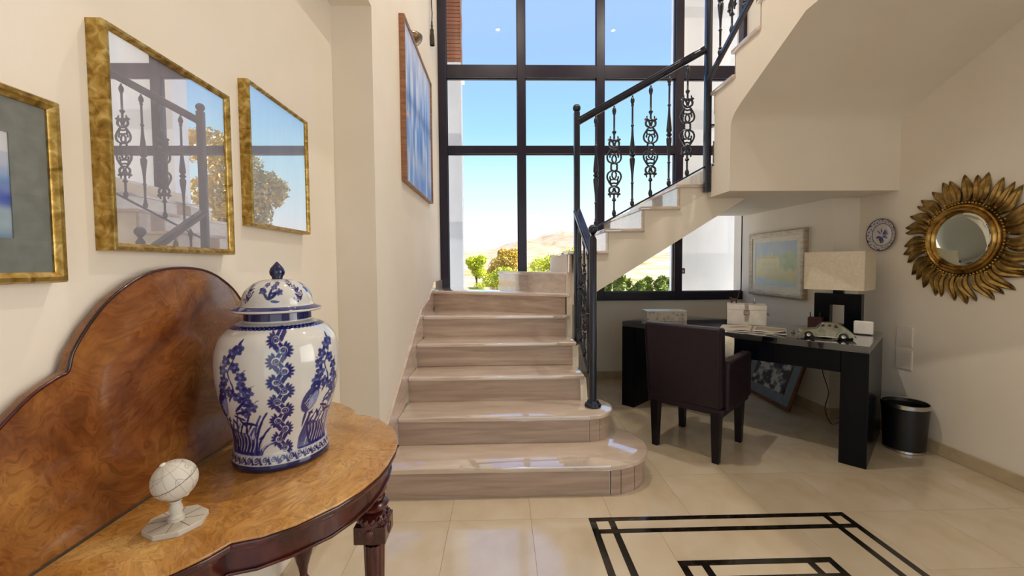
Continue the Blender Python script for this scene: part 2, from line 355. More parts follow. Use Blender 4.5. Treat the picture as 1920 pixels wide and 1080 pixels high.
inn = inlay(*IN, .032, .062)
IN2 = (.752, 1.432, 1.04, 1.737)
for r in cut([inn], IN2): slab(r, 'inlay_field', 'marble_floor')
in3 = inlay(*IN2, .032, .062); slab(in3, 'inlay_field', 'marble_floor')

struct('wall_left', MB().box(XL-.2, XL, YB, YR, 0, 2.642).box(XL-.2, XS, YB, YR, 2.642, TOP), 'plaster')
struct('wall_return', MB().box(XL-.2, XS, YR, YR+.25, 0, TOP), 'plaster')
struct('wall_stair', MB().box(XL-.2, XS, YR+.25, YW+.15, 0, TOP), 'plaster')
struct('wall_window', MB().box(.56, XA, YW, YW+.15, 0, .886), 'plaster')
struct('wall_right', MB().box(XR, XR+.2, YB, YP, 0, TOP), 'plaster')
struct('wall_alcove', MB().box(XA, XR+.2, YP, YW+.15, 0, TOP), 'plaster')
struct('wall_back', MB().box(XL-.2, -.6, YB-.2, YB, 0, TOP).box(2.4, XR+.2, YB-.2, YB, 0, TOP).box(-.6, 2.4, YB-.2, YB, 2.9, TOP), 'plaster')
struct('ceiling', MB().box(XL-.2, XR+.2, YB-.2, YW+.15, TOP, TOP+.2), 'plaster')
def base(name, x0, x1, y0, y1, h=.085): struct(name, MB().box(x0, x1, y0, y1, 0, h), 'baseboard', bevel=.003)
base('baseboard_left', XL, XL+.014, YB, YR-.014); base('baseboard_return', XL, XS, YR-.014, YR)
base('baseboard_right', XR-.014, XR, YB, YP-.014); base('baseboard_pillar', XA, XR, YP-.014, YP)
base('baseboard_alcove', XA-.014, XA, YP, YW-.014); base('baseboard_window', .60, XA, YW-.014, YW)
# recessed ceiling spots (their light is set up at the top)
for x_, y_, n_ in SPOTS:
    t = thing('ceiling_downlight', 'round recessed ceiling downlight mirrored in the window as the %s white dot' % n_, 'downlight', (x_, y_, 5.13), group='recessed ceiling downlights')
    MB().lathe([(.085, .07), (.105, .07), (.105, .055), (.085, .05)], 24, cap=False).build('trim_ring', 'white_plastic', t, world=False, smooth=40)

# ------------------------------------------------------------------ window
win = tag(bpy.data.objects.new('window_1', None), kind='structure'); C.objects.link(win); win.location = (0, YW, .886)
VM = [(-.665, -.575), (.190, .275), (1.052, 1.140), (1.922, 2.010)]
RAIL = [(.886, .980), (2.500, 2.587), (3.312, 3.449), (4.40, 4.49), (5.11, 5.2)]
y0, y1 = YW-.045, YW+.045
for a, b in VM: MB().box(a, b, y0, y1, .886, TOP).build('mullion', 'window_frame', win, bevel=.004)
MB().box(2.655, XA, y0, y1, 1.84, TOP).build('mullion', 'window_frame', win, bevel=.004)
for i, (a, b) in enumerate(RAIL): MB().box(-.575, XA, y0+.004, y1-.004, a, b).build('transom', 'window_frame', win, bevel=.004)
cols = [(-.575, .190), (.275, 1.052), (1.140, 1.922), (2.010, XA)]
for i in range(4):
    for j in range(4):
        a, b = cols[i]; c, d = RAIL[j][1], RAIL[j+1][0]
        p = MB().box(a-.005, b+.005, YW-.004, YW+.004, c-.005, d+.005).build('pane', 'window_glass', win)
        g = MB()
        for (u0, u1, v0, v1) in ((a, a+.008, c, d), (b-.008, b, c, d), (a, b, c, c+.008), (a, b, d-.008, d)): g.box(u0, u1, YW-.012, YW-.005, v0, v1)
        g.build('glazing_bead', 'black_plastic', p)
tg = thing('alarm_tag', 'small dark red sticker on the window pane edge under the stairs', 'sticker', (2.036, YW-.012, 1.21))
MB().box(-.022, .018, -.003, .003, -.030, .030).build('sticker_face', 'red_tag', tg, world=False, bevel=.002); MB().box(-.014, .004, -.0045, -.003, -.018, .012).build('sticker_print', 'white_plastic', tg, world=False)

# ------------------------------------------------------------------ staircase
st = thing('staircase', 'beige marble staircase winding up beside the window wall', 'staircase', (0, 2.25, 0))
XE, NO, TT = .54, .016, .030        # right end of the risers, nosing, tread thickness
FR = [2.245, 2.542, 2.839, 3.136]
XLs = XS+.018
def tread_slab(poly, z, name='tread'):
    MB().prism(poly, z-TT, z, 'z').build(name, 'stair_marble', st, smooth=30, bevel=.009, seg=3)
def arc(cx, cy, r, a0, a1, n=14): return [(cx+r*math.cos(math.radians(a0+(a1-a0)*i/n)), cy+r*math.sin(math.radians(a0+(a1-a0)*i/n))) for i in range(n+1)]
# step 1 and 2 with rounded ends
def bull(fr, cx, r, k, back, xleft, joints):
    cyc = fr+NO+r
    z = RISE*k
    tread_slab([(xleft, fr), (cx, fr)]+arc(cx, cyc, r+NO, -90, 75)+[(cx, back), (xleft, back)], z)
    # straight riser and the small curved riser tiles
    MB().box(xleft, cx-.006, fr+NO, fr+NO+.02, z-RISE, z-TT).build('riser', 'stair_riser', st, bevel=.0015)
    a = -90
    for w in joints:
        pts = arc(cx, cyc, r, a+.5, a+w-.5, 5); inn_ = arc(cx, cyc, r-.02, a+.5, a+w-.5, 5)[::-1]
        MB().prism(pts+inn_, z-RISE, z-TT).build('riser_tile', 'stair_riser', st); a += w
bull(FR[0], .600, .272, 1, 2.86, XLs, [13, 20, 20, 22, 22, 24, 24, 20]); bull(FR[1], .545, .168, 2, 2.90, XLs, [24, 36, 30, 30, 30, 15])
MB().prism([(XS, 2.27), (.6, 2.27)]+arc(.6, 2.533, .25, -90, 80)+[(.6, 2.84), (XS, 2.84)], 0, RISE-TT).build('step_core', 'plaster', st)
MB().prism([(XS, 2.565), (.545, 2.565)]+arc(.545, 2.726, .145, -90, 80)+[(.545, 2.88), (XS, 2.88)], RISE, 2*RISE-TT).build('step_core', 'plaster', st)
for k in (3, 4):
    fr = FR[k-1]; z = RISE*k; back = FR[k]+NO+.02 if k < 4 else 3.48
    tread_slab([(XLs, fr), (.570, fr), (.570, back), (XLs, back)], z)
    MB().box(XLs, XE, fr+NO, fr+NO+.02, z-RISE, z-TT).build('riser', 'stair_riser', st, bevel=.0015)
# winders round the corner newel
Wn = {5: ((XLs, 3.430), (XE-.02, 3.415)), 6: ((XLs, 4.000), (XE-.012, 3.445)), 7: ((-.030, YW-.05), (XE-.004, 3.475)), 8: ((.548, YW-.05), (.548, 3.36))}
def riser_seg(a, b, z0, z1, name='riser', m='stair_riser'):
    a, b = Vector((*a, 0)), Vector((*b, 0)); t = (b-a).normalized(); nn = Vector((-t.y, t.x, 0))
    MB().prism([(a.x, a.y), (b.x, b.y), (b.x+nn.x*.02, b.y+nn.y*.02), (a.x+nn.x*.02, a.y+nn.y*.02)], z0, z1).build(name, m, st)
def off(a, b, d):
    t = (Vector(b)-Vector(a)).normalized(); nn = Vector((t.y, -t.x)); return (a[0]+nn.x*d, a[1]+nn.y*d), (b[0]+nn.x*d, b[1]+nn.y*d)
for k in (5, 6, 7, 8):
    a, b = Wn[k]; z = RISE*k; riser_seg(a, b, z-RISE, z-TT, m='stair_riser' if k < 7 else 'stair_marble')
    na, nb = off(a, b, NO)
    E_ = YW-.047
    if k == 5: poly = [na, nb, (.565, 3.405), (.565, 3.5), (XLs, 4.06)]
    if k == 6: poly = [na, nb, (.565, 3.42), (.565, 3.56), (.02, E_), (XLs, E_)]
    if k == 7: poly = [na, nb, (.565, 3.44), (.60, 3.6), (.60, E_), (na[0]+.002, E_)]
    if k == 8: poly = [(.548-NO, E_), (.548-NO, 3.312), (.86, 3.312), (.86, E_)]
    tread_slab(poly, z)
# straight second flight rising to the right along the window
for k, x in ((9, .838), (10, 1.128), (11, 1.418)):
    z = RISE*k; MB().box(x, x+.02, 3.335, YW-.05, z-RISE, z-TT).build('riser', 'stair_marble', st)
    tread_slab([(x-NO, 3.312), (x+.31 if k < 11 else 1.67, 3.312), (x+.31 if k < 11 else 1.78, YW-.047), (x-NO, YW-.047)], z)
# second turn and third flight coming forward
for k, poly in ((12, [(1.70, 3.335), (1.70, 3.4), (1.78, YW-.05), (XA, YW-.05)]), (13, [(1.70, 3.33), (1.72, 3.36), (XA, YW-.05), (XA, 3.95)]), (14, [(1.70, 3.26), (1.72, 3.34), (XA, 4.0), (XA, 3.26)])):
    z = RISE*k; MB().prism(poly, z-TT, z).build('tread', 'stair_marble', st, bevel=.008); MB().prism(poly, z-RISE, z-TT).build('step_core', 'plaster', st)
for k, y in ((15, 3.25), (16, 2.965), (17, 2.68)):
    z = RISE*k; tread_slab([(1.640, y+NO), (XR, y+NO), (XR, y-.30), (1.640, y-.30)], z)
    MB().box(1.665, XR, y-.02, y, z-RISE, z-TT).build('riser', 'stair_riser', st)
# plastered body of the flights
core = [(3.155, 0), (3.155, 3*RISE+.01)]
MB().box(XS, .585, 2.86, 3.16, 0, 3*RISE-TT).box(XS, .585, 3.155, 3.44, 0, 4*RISE-TT).box(XS, .585, 3.44, YW, 0, 5*RISE-TT-.002).build('stair_body', 'plaster', st)
MB().prism([(XS, 4.03), (.58, 3.47), (.58, YW), (XS, YW)], 5*RISE-TT, 6*RISE-TT).prism([(0, YW), (.58, 3.5), (.58, YW)], 6*RISE-TT, 7*RISE-TT).build('stair_body', 'plaster', st)
for (a_, b_, c_, z_) in ((2.86, 3.16, .53, 3), (3.155, 3.44, .7, 4)): pass
# side string between riser ends and outer face
MB().prism([(2.80, 0), (2.80, .32), (2.86, .49), (3.15, .49), (3.16, .67), (3.43, .67), (3.43, 1.37), (3.335, 1.37), (YW, 1.37), (YW, 0)], XE+.002, .586, 'x').build('stringer', 'plaster', st)
lowz = lambda x: 1.185+.617*(x-.954)
prof = [(.586, 1.37), (.86, 1.37), (.86, 1.545), (1.15, 1.545), (1.15, 1.72), (1.44, 1.72), (1.44, 1.895), (1.70, 1.895), (1.70, 2.07), (2.2, 2.07), (2.2, 1.84), (1.99, 1.825), (1.90, 1.770), (1.80, lowz(1.80)), (.586, lowz(.586))]
MB().prism(prof, 3.33, YW-.05, 'y').build('stringer', 'plaster', st, fix=True)
crv = [(3.0, 1.815), (3.0, 2.28), (2.985, 2.32), (2.95, 2.355), (2.88, 2.395), (2.27, 2.655), (YB, 2.655), (YB, 3.12), (2.38, 3.12), (2.38, 2.945), (2.66, 2.945), (2.66, 2.77), (2.945, 2.77), (2.945, 2.595), (3.23, 2.595), (3.23, 2.05), (YW-.05, 2.05), (YW-.05, 1.815)]
crvA = crv[:15]+[(3.23, 2.05), (3.325, 2.05), (3.325, 1.815)]
MB().prism(crvA, 1.66, XR, 'x').build('stair_body', 'plaster', st, smooth=25)
MB().box(1.66, XA, 3.3245, YW-.05, 1.815, 2.05).build('stair_body', 'plaster', st)
# marble skirting on the stair wall
MB().prism([(2.26, .35), (2.30, .375), (3.40, .935), (3.72, .985), (4.02, 1.135), (YW-.05, 1.135), (YW-.05, 1.0), (4.0, .9), (3.4, .7), (2.6, .3), (2.26, .1)], XS, XS+.018, 'x').build('skirting', 'stair_marble', st, bevel=.003)

# ------------------------------------------------------------------ railing
rl = thing('stair_railing', 'dark wrought iron stair railing with scrolled balusters and ball-topped newels', 'railing', (.598, 2.705, .35))
def spike(r0, z): return [(.004, z-.012), (r0, z-.004), (r0, z+.004), (.004, z+.012)]
def plain_bal():
    mb = MB(); h = .862; s = .0075
    mb.lathe([(.006, 0), (.014, .012), (.017, .028), (.013, .042), (.008, .048), (.013, .056), (.008, .064), (s, .068), (s*1.15, .18), (.014, .186), (.008, .194), (s, .2), (.010, .26), (.020, .345), (.0215, .372), (.012, .388), (.022, .398), (.022, .406), (.012, .416), (.0215, .432), (.020, .46), (.010, .56), (s, .62), (.014, .632), (s, .642), (s, .78), (.013, .79), (.008, .798), (.013, .806), (.017, .822), (.013, .842), (.006, .852), (.006, h)], 10)
    return mb
def orn_bal():
    mb = MB(); h = .862; s = .0075
    mb.lathe([(.006, 0), (.014, .012), (.017, .028), (.013, .044), (s, .056), (s, .118), (.018, .128), (s, .150), (s, .178), (.004, .186)], 10)
    mb.lathe([(.004, .588), (s, .60), (s, .640), (.018, .66), (s, .672), (s, .79), (.012, .80), (.017, .822), (.013, .842), (.006, .852), (.006, h)], 10)
    return mb
def scroll():
    mb = orn_bal(); t = .0066; Z0 = .389
    def cv(p, r=t, closed=False): mb.tube([(x, 0, z) for x, z in catmull(p, 5, closed)], r, 6, closed)
    for d in (1, -1):
        zz = lambda q: Z0+d*q
        # square link
        for sx_ in (1, -1): cv([(sx_*.022, zz(0)), (sx_*.024, zz(.012)), (sx_*.020, zz(.024))], .0075)
        cv([(-.020, zz(.024)), (0, zz(.028)), (.020, zz(.024))])
        for sx_ in (1, -1):
            # lyre outline, inner crossing loop and curl
            cv([(sx_*.012, zz(.026)), (sx_*.044, zz(.044)), (sx_*.055, zz(.075)), (sx_*.046, zz(.105)), (sx_*.024, zz(.140)), (sx_*.012, zz(.150))], t*1.1)
            cv([(0, zz(.028)), (sx_*.016, zz(.050)), (sx_*.014, zz(.076)), (0, zz(.094)), (-sx_*.022, zz(.098)), (-sx_*.034, zz(.084)), (-sx_*.030, zz(.072))])
            cv([(sx_*.028, zz(.098)), (sx_*.030, zz(.118)), (sx_*.018, zz(.128)), (0, zz(.124))])
            # small loops
            cv([(sx_*.010, zz(.150)), (sx_*.034, zz(.164)), (sx_*.038, zz(.186)), (sx_*.026, zz(.206)), (sx_*.010, zz(.190)), (sx_*.002, zz(.160))], t*1.25)
            # crown leaf
            cv([(0, zz(.208)), (sx_*.020, zz(.206)), (sx_*.036, zz(.214)), (sx_*.046, zz(.206))], .0105)
            cv([(sx_*.030, zz(.208)), (sx_*.031, zz(.224)), (sx_*.029, zz(.238))], .0055)
            cv([(sx_*.036, zz(.190)), (sx_*.046, zz(.186))], .0055)
        cv([(-.012, zz(.150)), (0, zz(.146)), (.012, zz(.150))]); mb.sphere((0, 0, zz(.148)), .006, 8, 6)
        mb.sphere((0, 0, zz(.21)), .012, 8, 6, (1, .7, 1))
    return mb
PB = plain_bal(); OB = scroll()
m_pl = PB.build('baluster', 'iron', rl, world=False, smooth=40); m_or = OB.build('scroll_baluster', 'iron', rl, world=False, smooth=40)
used = {'p': False, 'o': False}
base_l = Vector(rl.location)
def put(kind, x, y, z, rz):
    key = kind; src = m_pl if kind == 'p' else m_or
    if not used[key]: o = src; used[key] = True
    else:
        o = src.copy(); C.objects.link(o); o.parent = rl
    o.location = Vector((x, y, z))-base_l; o.rotation_euler = (0, 0, rz)
# second flight
top2 = lambda x: 2.405+.556*(x-.612); bot2 = lambda x: 1.585+.545*(x-.751)
YR2 = 3.285
for i, x in enumerate((.749, .893, 1.037, 1.181, 1.327, 1.472)): put('p' if i % 2 == 0 else 'o', x, YR2, bot2(x)+.002, 0)
MB().bar((.62, YR2, bot2(.62)), (1.612, YR2, bot2(1.612)), .022, .012).build('bottom_rail', 'iron', rl, bevel=.002)
def hand(a, b, w=.046, h=.03, prof=None):
    mb = MB(); mb.bar(a, b, w, h); d = (Vector(b)-Vector(a)).normalized(); u = d.cross(Vector((0, 0, 1))).normalized().cross(d)
    mb.bar(Vector(a)+u*(h/2+.006), Vector(b)+u*(h/2+.006), w*.78, .014); mb.bar(Vector(a)-u*(h/2+.005), Vector(b)-u*(h/2+.005), w*.5, .012)
    mb.build('handrail', 'iron', rl, bevel=.004)
hand((.605, YR2, top2(.605)), (1.612, YR2, top2(1.612)))
# first flight
bot1 = lambda y: .452+.60*(y-2.705); top1 = lambda y: 1.352+.62*(y-2.705)
for i, y in enumerate((2.85, 2.992, 3.135)): put('o' if i == 1 else 'p', .598, y, bot1(y)+.004, PI/2)
MB().bar((.598, 2.725, bot1(2.725)), (.598, 3.275, bot1(3.275)), .022, .012).build('bottom_rail', 'iron', rl, bevel=.002)
hand((.598, 2.715, top1(2.715)), (.598, 3.275, top1(3.275)), .06, .026)
# third flight
bot3 = lambda y: 2.715+.50*(3.28-y)
for i, y in enumerate((3.10, 2.945, 2.80, 2.655, 2.51)): put('p' if i % 2 == 0 else 'o', 1.628, y, bot3(y)+.016, PI/2)
MB().bar((1.628, 3.285, bot3(3.285)), (1.628, 2.40, bot3(2.40)), .03, .034).build('bottom_rail', 'iron', rl, bevel=.004)
hand((1.628, 3.285, bot3(3.285)+.90), (1.628, 2.40, bot3(2.40)+.90))
# newel posts
def newel(x, y, z0, z1, r, square=False, ball=True, foot=False):
    mb = MB()
    if square: mb.box(x-r, x+r, y-r, y+r, z0, z1)
    else: mb.lathe([(r, z0), (r, z1-.035), (r*.5, z1-.012), (r*.4, z1)], 20, x, y)
    o = mb.build('newel_post', 'iron', rl, smooth=40, bevel=.003 if square else 0)
    if ball: MB().sphere((x, y, z1+.030), .031, 20, 14).lathe([(.022, z1-.002), (.010, z1+.006), (.010, z1+.012)], 16, x, y).build('ball_finial', 'iron', o, smooth=60)
    if foot: MB().lathe([(.052, z0), (.055, z0+.008), (.050, z0+.022), (.042, z0+.026), (.036, z0+.044), (r, z0+.05)], 24, x, y).build('base_flange', 'iron', o, smooth=35)
    return o
newel(.598, 2.705, .35, 1.488, .0245, foot=True)
newel(.598, YR2, .66, 2.478, .022, square=True)
n3 = newel(1.632, YR2, 1.855, 3.80, .0225, square=True)
for z in (2.02, 2.38): MB().box(1.65, 1.70, YR2-.006, YR2+.05, z-.006, z+.006).build('bracket', 'iron', n3)

# ------------------------------------------------------------------ framed pictures
def frame_mesh(w, h, fw, dep, prof):
    """mitred frame; prof = list of (inset from outer edge, protrusion); local x 0..w, z 0..h, wall at y=0, out = -y"""
    mb = MB(); vs = []; n = len(prof)
    for (sx_, sz_) in ((0, 0), (1, 0), (1, 1), (0, 1)):
        for ins, pr in prof: vs.append((sx_*w+(ins if sx_ == 0 else -ins), -pr, sz_*h+(ins if sz_ == 0 else -ins)))
    fs = []
    for c in range(4):
        d = (c+1) % 4
        for k in range(n): k2 = (k+1) % n; fs.append((c*n+k, d*n+k, d*n+k2, c*n+k2))
    return mb.add(vs, fs)
def picture(name, label, loc, rotz, w, h, fw, dep, fmat, cv, matcol=None, matw=0, glass='picture_glass', frame_prof=None, cat='picture', group=None):
    t = thing(name, label, cat, loc, rotz, group)
    prof = frame_prof or [(0, 0), (0, dep*.82), (fw*.18, dep), (fw*.55, dep), (fw*.8, dep*.86), (fw, dep*.8), (fw, 0)]
    frame_mesh(w, h, fw, dep, prof).build('frame', fmat, t, world=False, smooth=35)
    panel(cv, 'artwork', 'painted', t, fw*.9+matw if matw else fw*.9, fw*.9+matw if matw else fw*.9, -dep*.62)
    if matcol:
        a, b = fw*.9, fw*.9+matw+.004; mb = frame_mesh(w-2*a, h-2*a, 0, 0, [(0, dep*.5), (0, dep*.68), (b-a, dep*.68), (b-a, dep*.5)])
        Tr(mb, lambda p: (p[0]+a, p[1], p[2]+a)).build('mat_board', matcol, t, world=False)
    if glass: MB().box(fw*.92, w-fw*.92, -dep*.78, -dep*.74, fw*.92, h-fw*.92).build('glass', glass, t, world=False)
    return t
mat('mat_grey', '#70746f', .8, noise=(40, 4, ['#686c67', '#787c77'], .2)); mat('mat_white', '#efe9d8', .8, noise=(30, 3, ['#e9e2cf', '#f3eedf'], .2)); mat('mat_blue', '#7b8484', .8, noise=(30, 3, ['#747d7d', '#828b8b'], .2)); mat('mat_dark', '#55565c', .8, noise=(30, 3, ['#4e4f55', '#5c5d63'], .2))
def L3(h): return np.array(lin(h))
def sea(w, h):
    cv = Canvas(w, h, 70, 70); y = cv.Y/h+.05*(noise2(70, 70, 3, 10, 4, 1)-.5)
    cv.mix(np.ones_like(y), L3('#c9ccd2')); cv.mix((y < .82).astype(float)*.8, L3('#9fa9c2')); cv.mix(np.clip((.70-y)*8, 0, 1), L3('#5f86bd')); cv.mix(np.clip((.56-y)*9, 0, 1), L3('#1c46a8'))
    cv.mix(np.clip((.34-y)*12, 0, 1), L3('#7f99a8')); cv.mix(np.clip((.12-y)*9, 0, 1), L3('#5d7a9c')); cv.mix(.25*noise2(70, 70, 6, 12, 4, 2), L3('#dfe3e6')); return cv
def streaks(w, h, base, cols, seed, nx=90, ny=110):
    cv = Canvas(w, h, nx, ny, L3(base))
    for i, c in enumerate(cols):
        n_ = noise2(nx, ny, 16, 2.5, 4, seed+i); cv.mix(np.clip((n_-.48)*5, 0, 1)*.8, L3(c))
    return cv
W90 = PI/2
# 1: sea painting cut by the left edge of the photograph
picture('picture', 'gilt framed seascape in a grey mat, cut off at the far left', (XL, .42, 1.263), W90, .412, .343, .020, .035, 'gilt', sea(.26, .19), 'mat_grey', .058, glass='plain_glass')
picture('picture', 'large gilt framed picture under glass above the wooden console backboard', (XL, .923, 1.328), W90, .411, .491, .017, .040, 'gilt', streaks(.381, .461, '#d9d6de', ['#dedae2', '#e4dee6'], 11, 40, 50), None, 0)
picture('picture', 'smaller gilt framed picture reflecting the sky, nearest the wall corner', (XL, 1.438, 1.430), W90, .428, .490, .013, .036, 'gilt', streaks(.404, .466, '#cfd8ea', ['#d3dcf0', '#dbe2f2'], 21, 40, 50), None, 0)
cv4 = streaks(1.05, 1.075, '#7da3e2', ['#6690d8', '#a5c4f2', '#dbe6f8', '#5580cc'], 31)
cv4.mix(np.clip((cv4.Y/cv4.h-.62)*2.4, 0, 1)*.75, L3('#dfe4f4')); cv4.mix(np.exp(-((cv4.Y/cv4.h-.56)/.05)**2)*.45, L3('#3c4f8a')); cv4.mix(np.exp(-((cv4.Y/cv4.h-.18)/.06)**2)*.3, L3('#cfd9ee')); cv4.ell(.10, .47, .06, .02, .2, L3('#e9b9a0'), .7, .02)
glass_mat('canvas_glass', 1.6)
picture('painting', 'tall blue abstract painting in thin wooden frame beside the window', (XS, 2.835, 1.862), W90, 1.07, 1.095, .010, .040, 'oak_edge', cv4, None, 0, glass=None, cat='painting')
# alcove painting
cv = Canvas(.62, .44, 110, 80, L3('#f3ecc9')); u, v_ = cv.X/cv.w, cv.Y/cv.h
cv.mix((v_ > .62)*1., L3('#9cc3e8')); cv.mix(np.clip((v_-.62)/.4, 0, 1)*.6, L3('#5fa2e0')); cv.mix((v_ < .62)*1., L3('#e6dca0')); cv.mix(np.clip((.3-v_)*8, 0, 1), L3('#cdd38a')); cv.mix(((v_ < .2-.10*u)*1.), L3('#a9cfe8'))
cv.mix(((u > .13) & (u < .66) & (v_ > .42) & (v_ < .66)).astype(float), L3('#f2e6b4')); cv.mix(((u > .10) & (u < .68) & (v_ > .63) & (v_ < .69)).astype(float), L3('#d9c98c'))
for x in (.2, .27, .34, .41, .5): cv.ell(x*.62, .22, .012, .022, 0, L3('#d3c795'), .8)
for i in range(60): cv.ell(.62*(.84+.10*rng.standard_normal()), .44*(.48+.26*rng.random()-.1*rng.random()), .03, .025, rng.random()*3, L3(random.choice(['#8fc7a0', '#a9d2a2', '#7fbf9a'])), .55)
for x in (.16, .34, .42): cv.ell(.62*x, .31, .018, .03, 0, L3('#e2d7a8'), .8, .01)
cv.mix(.35+.30*noise2(110, 80, 8, 8, 4, 5), L3('#f6f1d8'))
picture('painting', 'pale landscape painting with a yellow house, silvery frame, beside the under-stair window', (XA, 4.41, .962), -W90, .815, .635, .052, .045, 'silver_wood', cv, 'mat_white', .05, glass=None, cat='painting')

# wall light and tassel above the blue painting
sc_ = thing('wall_sconce', 'brass half-bowl wall light peeking over the blue painting', 'wall light', (XS, 3.26, 2.965))
mb = MB(); n = 14
for i in range(9):
    a = PI/2*i/8
    for k in range(n+1): b = PI*k/n-PI/2; mb.v.append((.078*math.sin(a)*math.cos(b)+.002, .078*math.sin(a)*math.sin(b), .072*(1-math.cos(a))))
for i in range(8):
    for k in range(n): mb.f.append((i*(n+1)+k, i*(n+1)+k+1, (i+1)*(n+1)+k+1, (i+1)*(n+1)+k))
o = mb.build('bowl', 'brass', sc_, world=False, smooth=60); md = o.modifiers.new('thick', 'SOLIDIFY'); md.thickness = .004
MB().box(0, .012, -.05, .05, .02, .085).build('backplate', 'brass', sc_, world=False, bevel=.003)
ta = thing('hanging_tassel', 'dark tassel hanging on a cord beside the tall window', 'tassel', (-.645, 4.10, 3.40))
MB().tube([(-.012, .1, .62), (-.010, .05, .42), (.004, 0, .30), (0, 0, .22)], .005, 6).build('cord', 'tassel', ta, world=False, smooth=60)
MB().lathe([(.004, .23), (.009, .215), (.007, .2), (.012, .18), (.007, .168), (.014, .15), (.018, .135), (.014, .125)], 14).build('tassel_head', 'tassel', ta, world=False, smooth=50)
sk = MB()
for k in range(22):
    a = 2*PI*k/22; sk.tube([(.011*math.cos(a), .011*math.sin(a), .13), (.018*math.cos(a), .018*math.sin(a), .08), (.021*math.cos(a), .021*math.sin(a), .0)], .0034, 5)
sk.lathe([(.010, .12), (.016, .08), (.018, .01)], 14); sk.build('tassel_skirt', 'tassel', ta, world=False, smooth=60)

# ------------------------------------------------------------------ console table
TZ = .745; YC = 1.174
tb = thing('console_table', 'bow-fronted wooden console table with tall arched backboard against the left wall', 'table', (-.6, YC, 0))
half = [(-.838, 1.70), (-.77, 1.703), (-.70, 1.684), (-.642, 1.650), (-.592, 1.606), (-.560, 1.565), (-.542, 1.528), (-.522, 1.521), (-.492, 1.512), (-.440, 1.475), (-.378, 1.402), (-.345, 1.34), (-.325, 1.275), (-.317, 1.215)]
def mirror_half(h): return h+[(x, 2*YC-y) for x, y in h[::-1]]
def inset(h, d):      # pull an outline of the table in by d, keeping the wall side
    return [(max(-.838, x-d*(.35 if y > 1.55 else .9)), YC+(y-YC)*(1-d*(1.9 if y > 1.45 else .6))) for x, y in h]
outl = mirror_half(half)
MB().prism(outl, TZ-.006, TZ).build('table_top', 'table_veneer', tb, smooth=30, bevel=.0025, seg=2)
MB().prism(outl, TZ-.022, TZ-.0062).build('top_edge', 'mahogany', tb, smooth=30, bevel=.005, seg=3)
ap = mirror_half(inset(half, .028)); MB().prism(ap, TZ-.082, TZ-.022).build('apron', 'mahogany', tb, smooth=30)
for zz, d in ((TZ-.030, .022), (TZ-.078, .021)): MB().prism(mirror_half(inset(half, d)), zz-.007, zz).build('moulding', 'mahogany', tb, smooth=30, bevel=.002)
bl = [(.640, .93), (.668, .985), (.706, 1.022), (.756, 1.062), (.800, 1.082), (.822, 1.090), (.833, 1.125), (.868, 1.175), (.917, 1.224), (.985, 1.264), (1.046, 1.283), (1.12, 1.289)]
YB0 = 1.12; board = bl+[(2*YB0-y, z) for y, z in bl[:-1][::-1]]
board = [(.640, TZ)]+board+[(2*YB0-.64, TZ)]
MB().prism(board, -.866, -.842, 'x').build('backboard', 'board_veneer', tb, smooth=30, bevel=.004)
edge = catmull([(y, z) for y, z in board[1:-1]], 3)
MB().tube([(-.8435, y, z) for y, z in edge], .0035, 8).build('backboard_edge', 'mahogany', tb, smooth=60)
def front_leg(x, y):
    lg = MB()
    lg.box(x-.030, x+.030, y-.030, y+.030, TZ-.105, TZ-.03)
    lg.lathe([(.022, TZ-.125), (.030, TZ-.12), (.034, TZ-.112), (.030, TZ-.105)], 24, x, y); lg.lathe([(.020, TZ-.150), (.038, TZ-.142), (.042, TZ-.133), (.034, TZ-.125), (.022, TZ-.122)], 24, x, y)
    lg.lathe([(.046, TZ-.178), (.044, TZ-.166), (.032, TZ-.157), (.022, TZ-.150)], 24, x, y)
    for k in range(14): a = 2*PI*k/14; lg.sphere((x+.040*math.cos(a), y+.040*math.sin(a), TZ-.168), .0085, 8, 6, (1, 1, 1.3))
    bx = MB().box(x-.044, x+.044, y-.044, y+.044, TZ-.228, TZ-.178)
    lg.lathe([(.024, TZ-.245), (.030, TZ-.238), (.036, TZ-.228)], 24, x, y)
    # tapering fluted shaft
    pr = []; n = 24; zs = [(TZ-.245, .030), (.30, .024), (.12, .019)]
    vs, fs = [], []
    for z, r in zs:
        for k in range(48): a = 2*PI*k/48; rr = r*(1-.07*(k % 4 in (1, 2))); vs.append((x+rr*math.cos(a), y+rr*math.sin(a), z))
    for i in range(2):
        for k in range(48): k2 = (k+1) % 48; fs.append((i*48+k, i*48+k2, (i+1)*48+k2, (i+1)*48+k))
    lg.add(vs, fs); lg.lathe([(.012, 0), (.020, .01), (.024, .04), (.016, .06), (.026, .09), (.026, .10), (.019, .12)], 20, x, y)
    o = lg.build('leg', 'mahogany', tb, smooth=38)
    bo = bx.build('carved_block', 'mahogany', o, bevel=.003)
    for (dx, dy) in ((0, -1), (0, 1), (1, 0), (-1, 0)): MB().sphere((x+dx*.044, y+dy*.044, TZ-.203), .017, 12, 8, (.35 if dx else .8, .35 if dy else .8, 1.1)).build('carved_leaf', 'mahogany', o, smooth=60)
front_leg(-.372, YC)
def back_leg(x, y):
    MB().lathe([(.010, 0), (.018, .01), (.022, .03), (.014, .05), (.020, .075), (.026, .09), (.018, .105), (.013, .12), (.018, .15), (.031, .195), (.036, .215), (.034, .235), (.022, .245), (.020, .26), (.024, .5), (.030, .6), (.020, .62), (.034, .63), (.034, TZ-.06)], 24, x, y).build('leg', 'mahogany', tb, smooth=40)
back_leg(-.765, 1.56); back_leg(-.765, 2*YC-1.56)

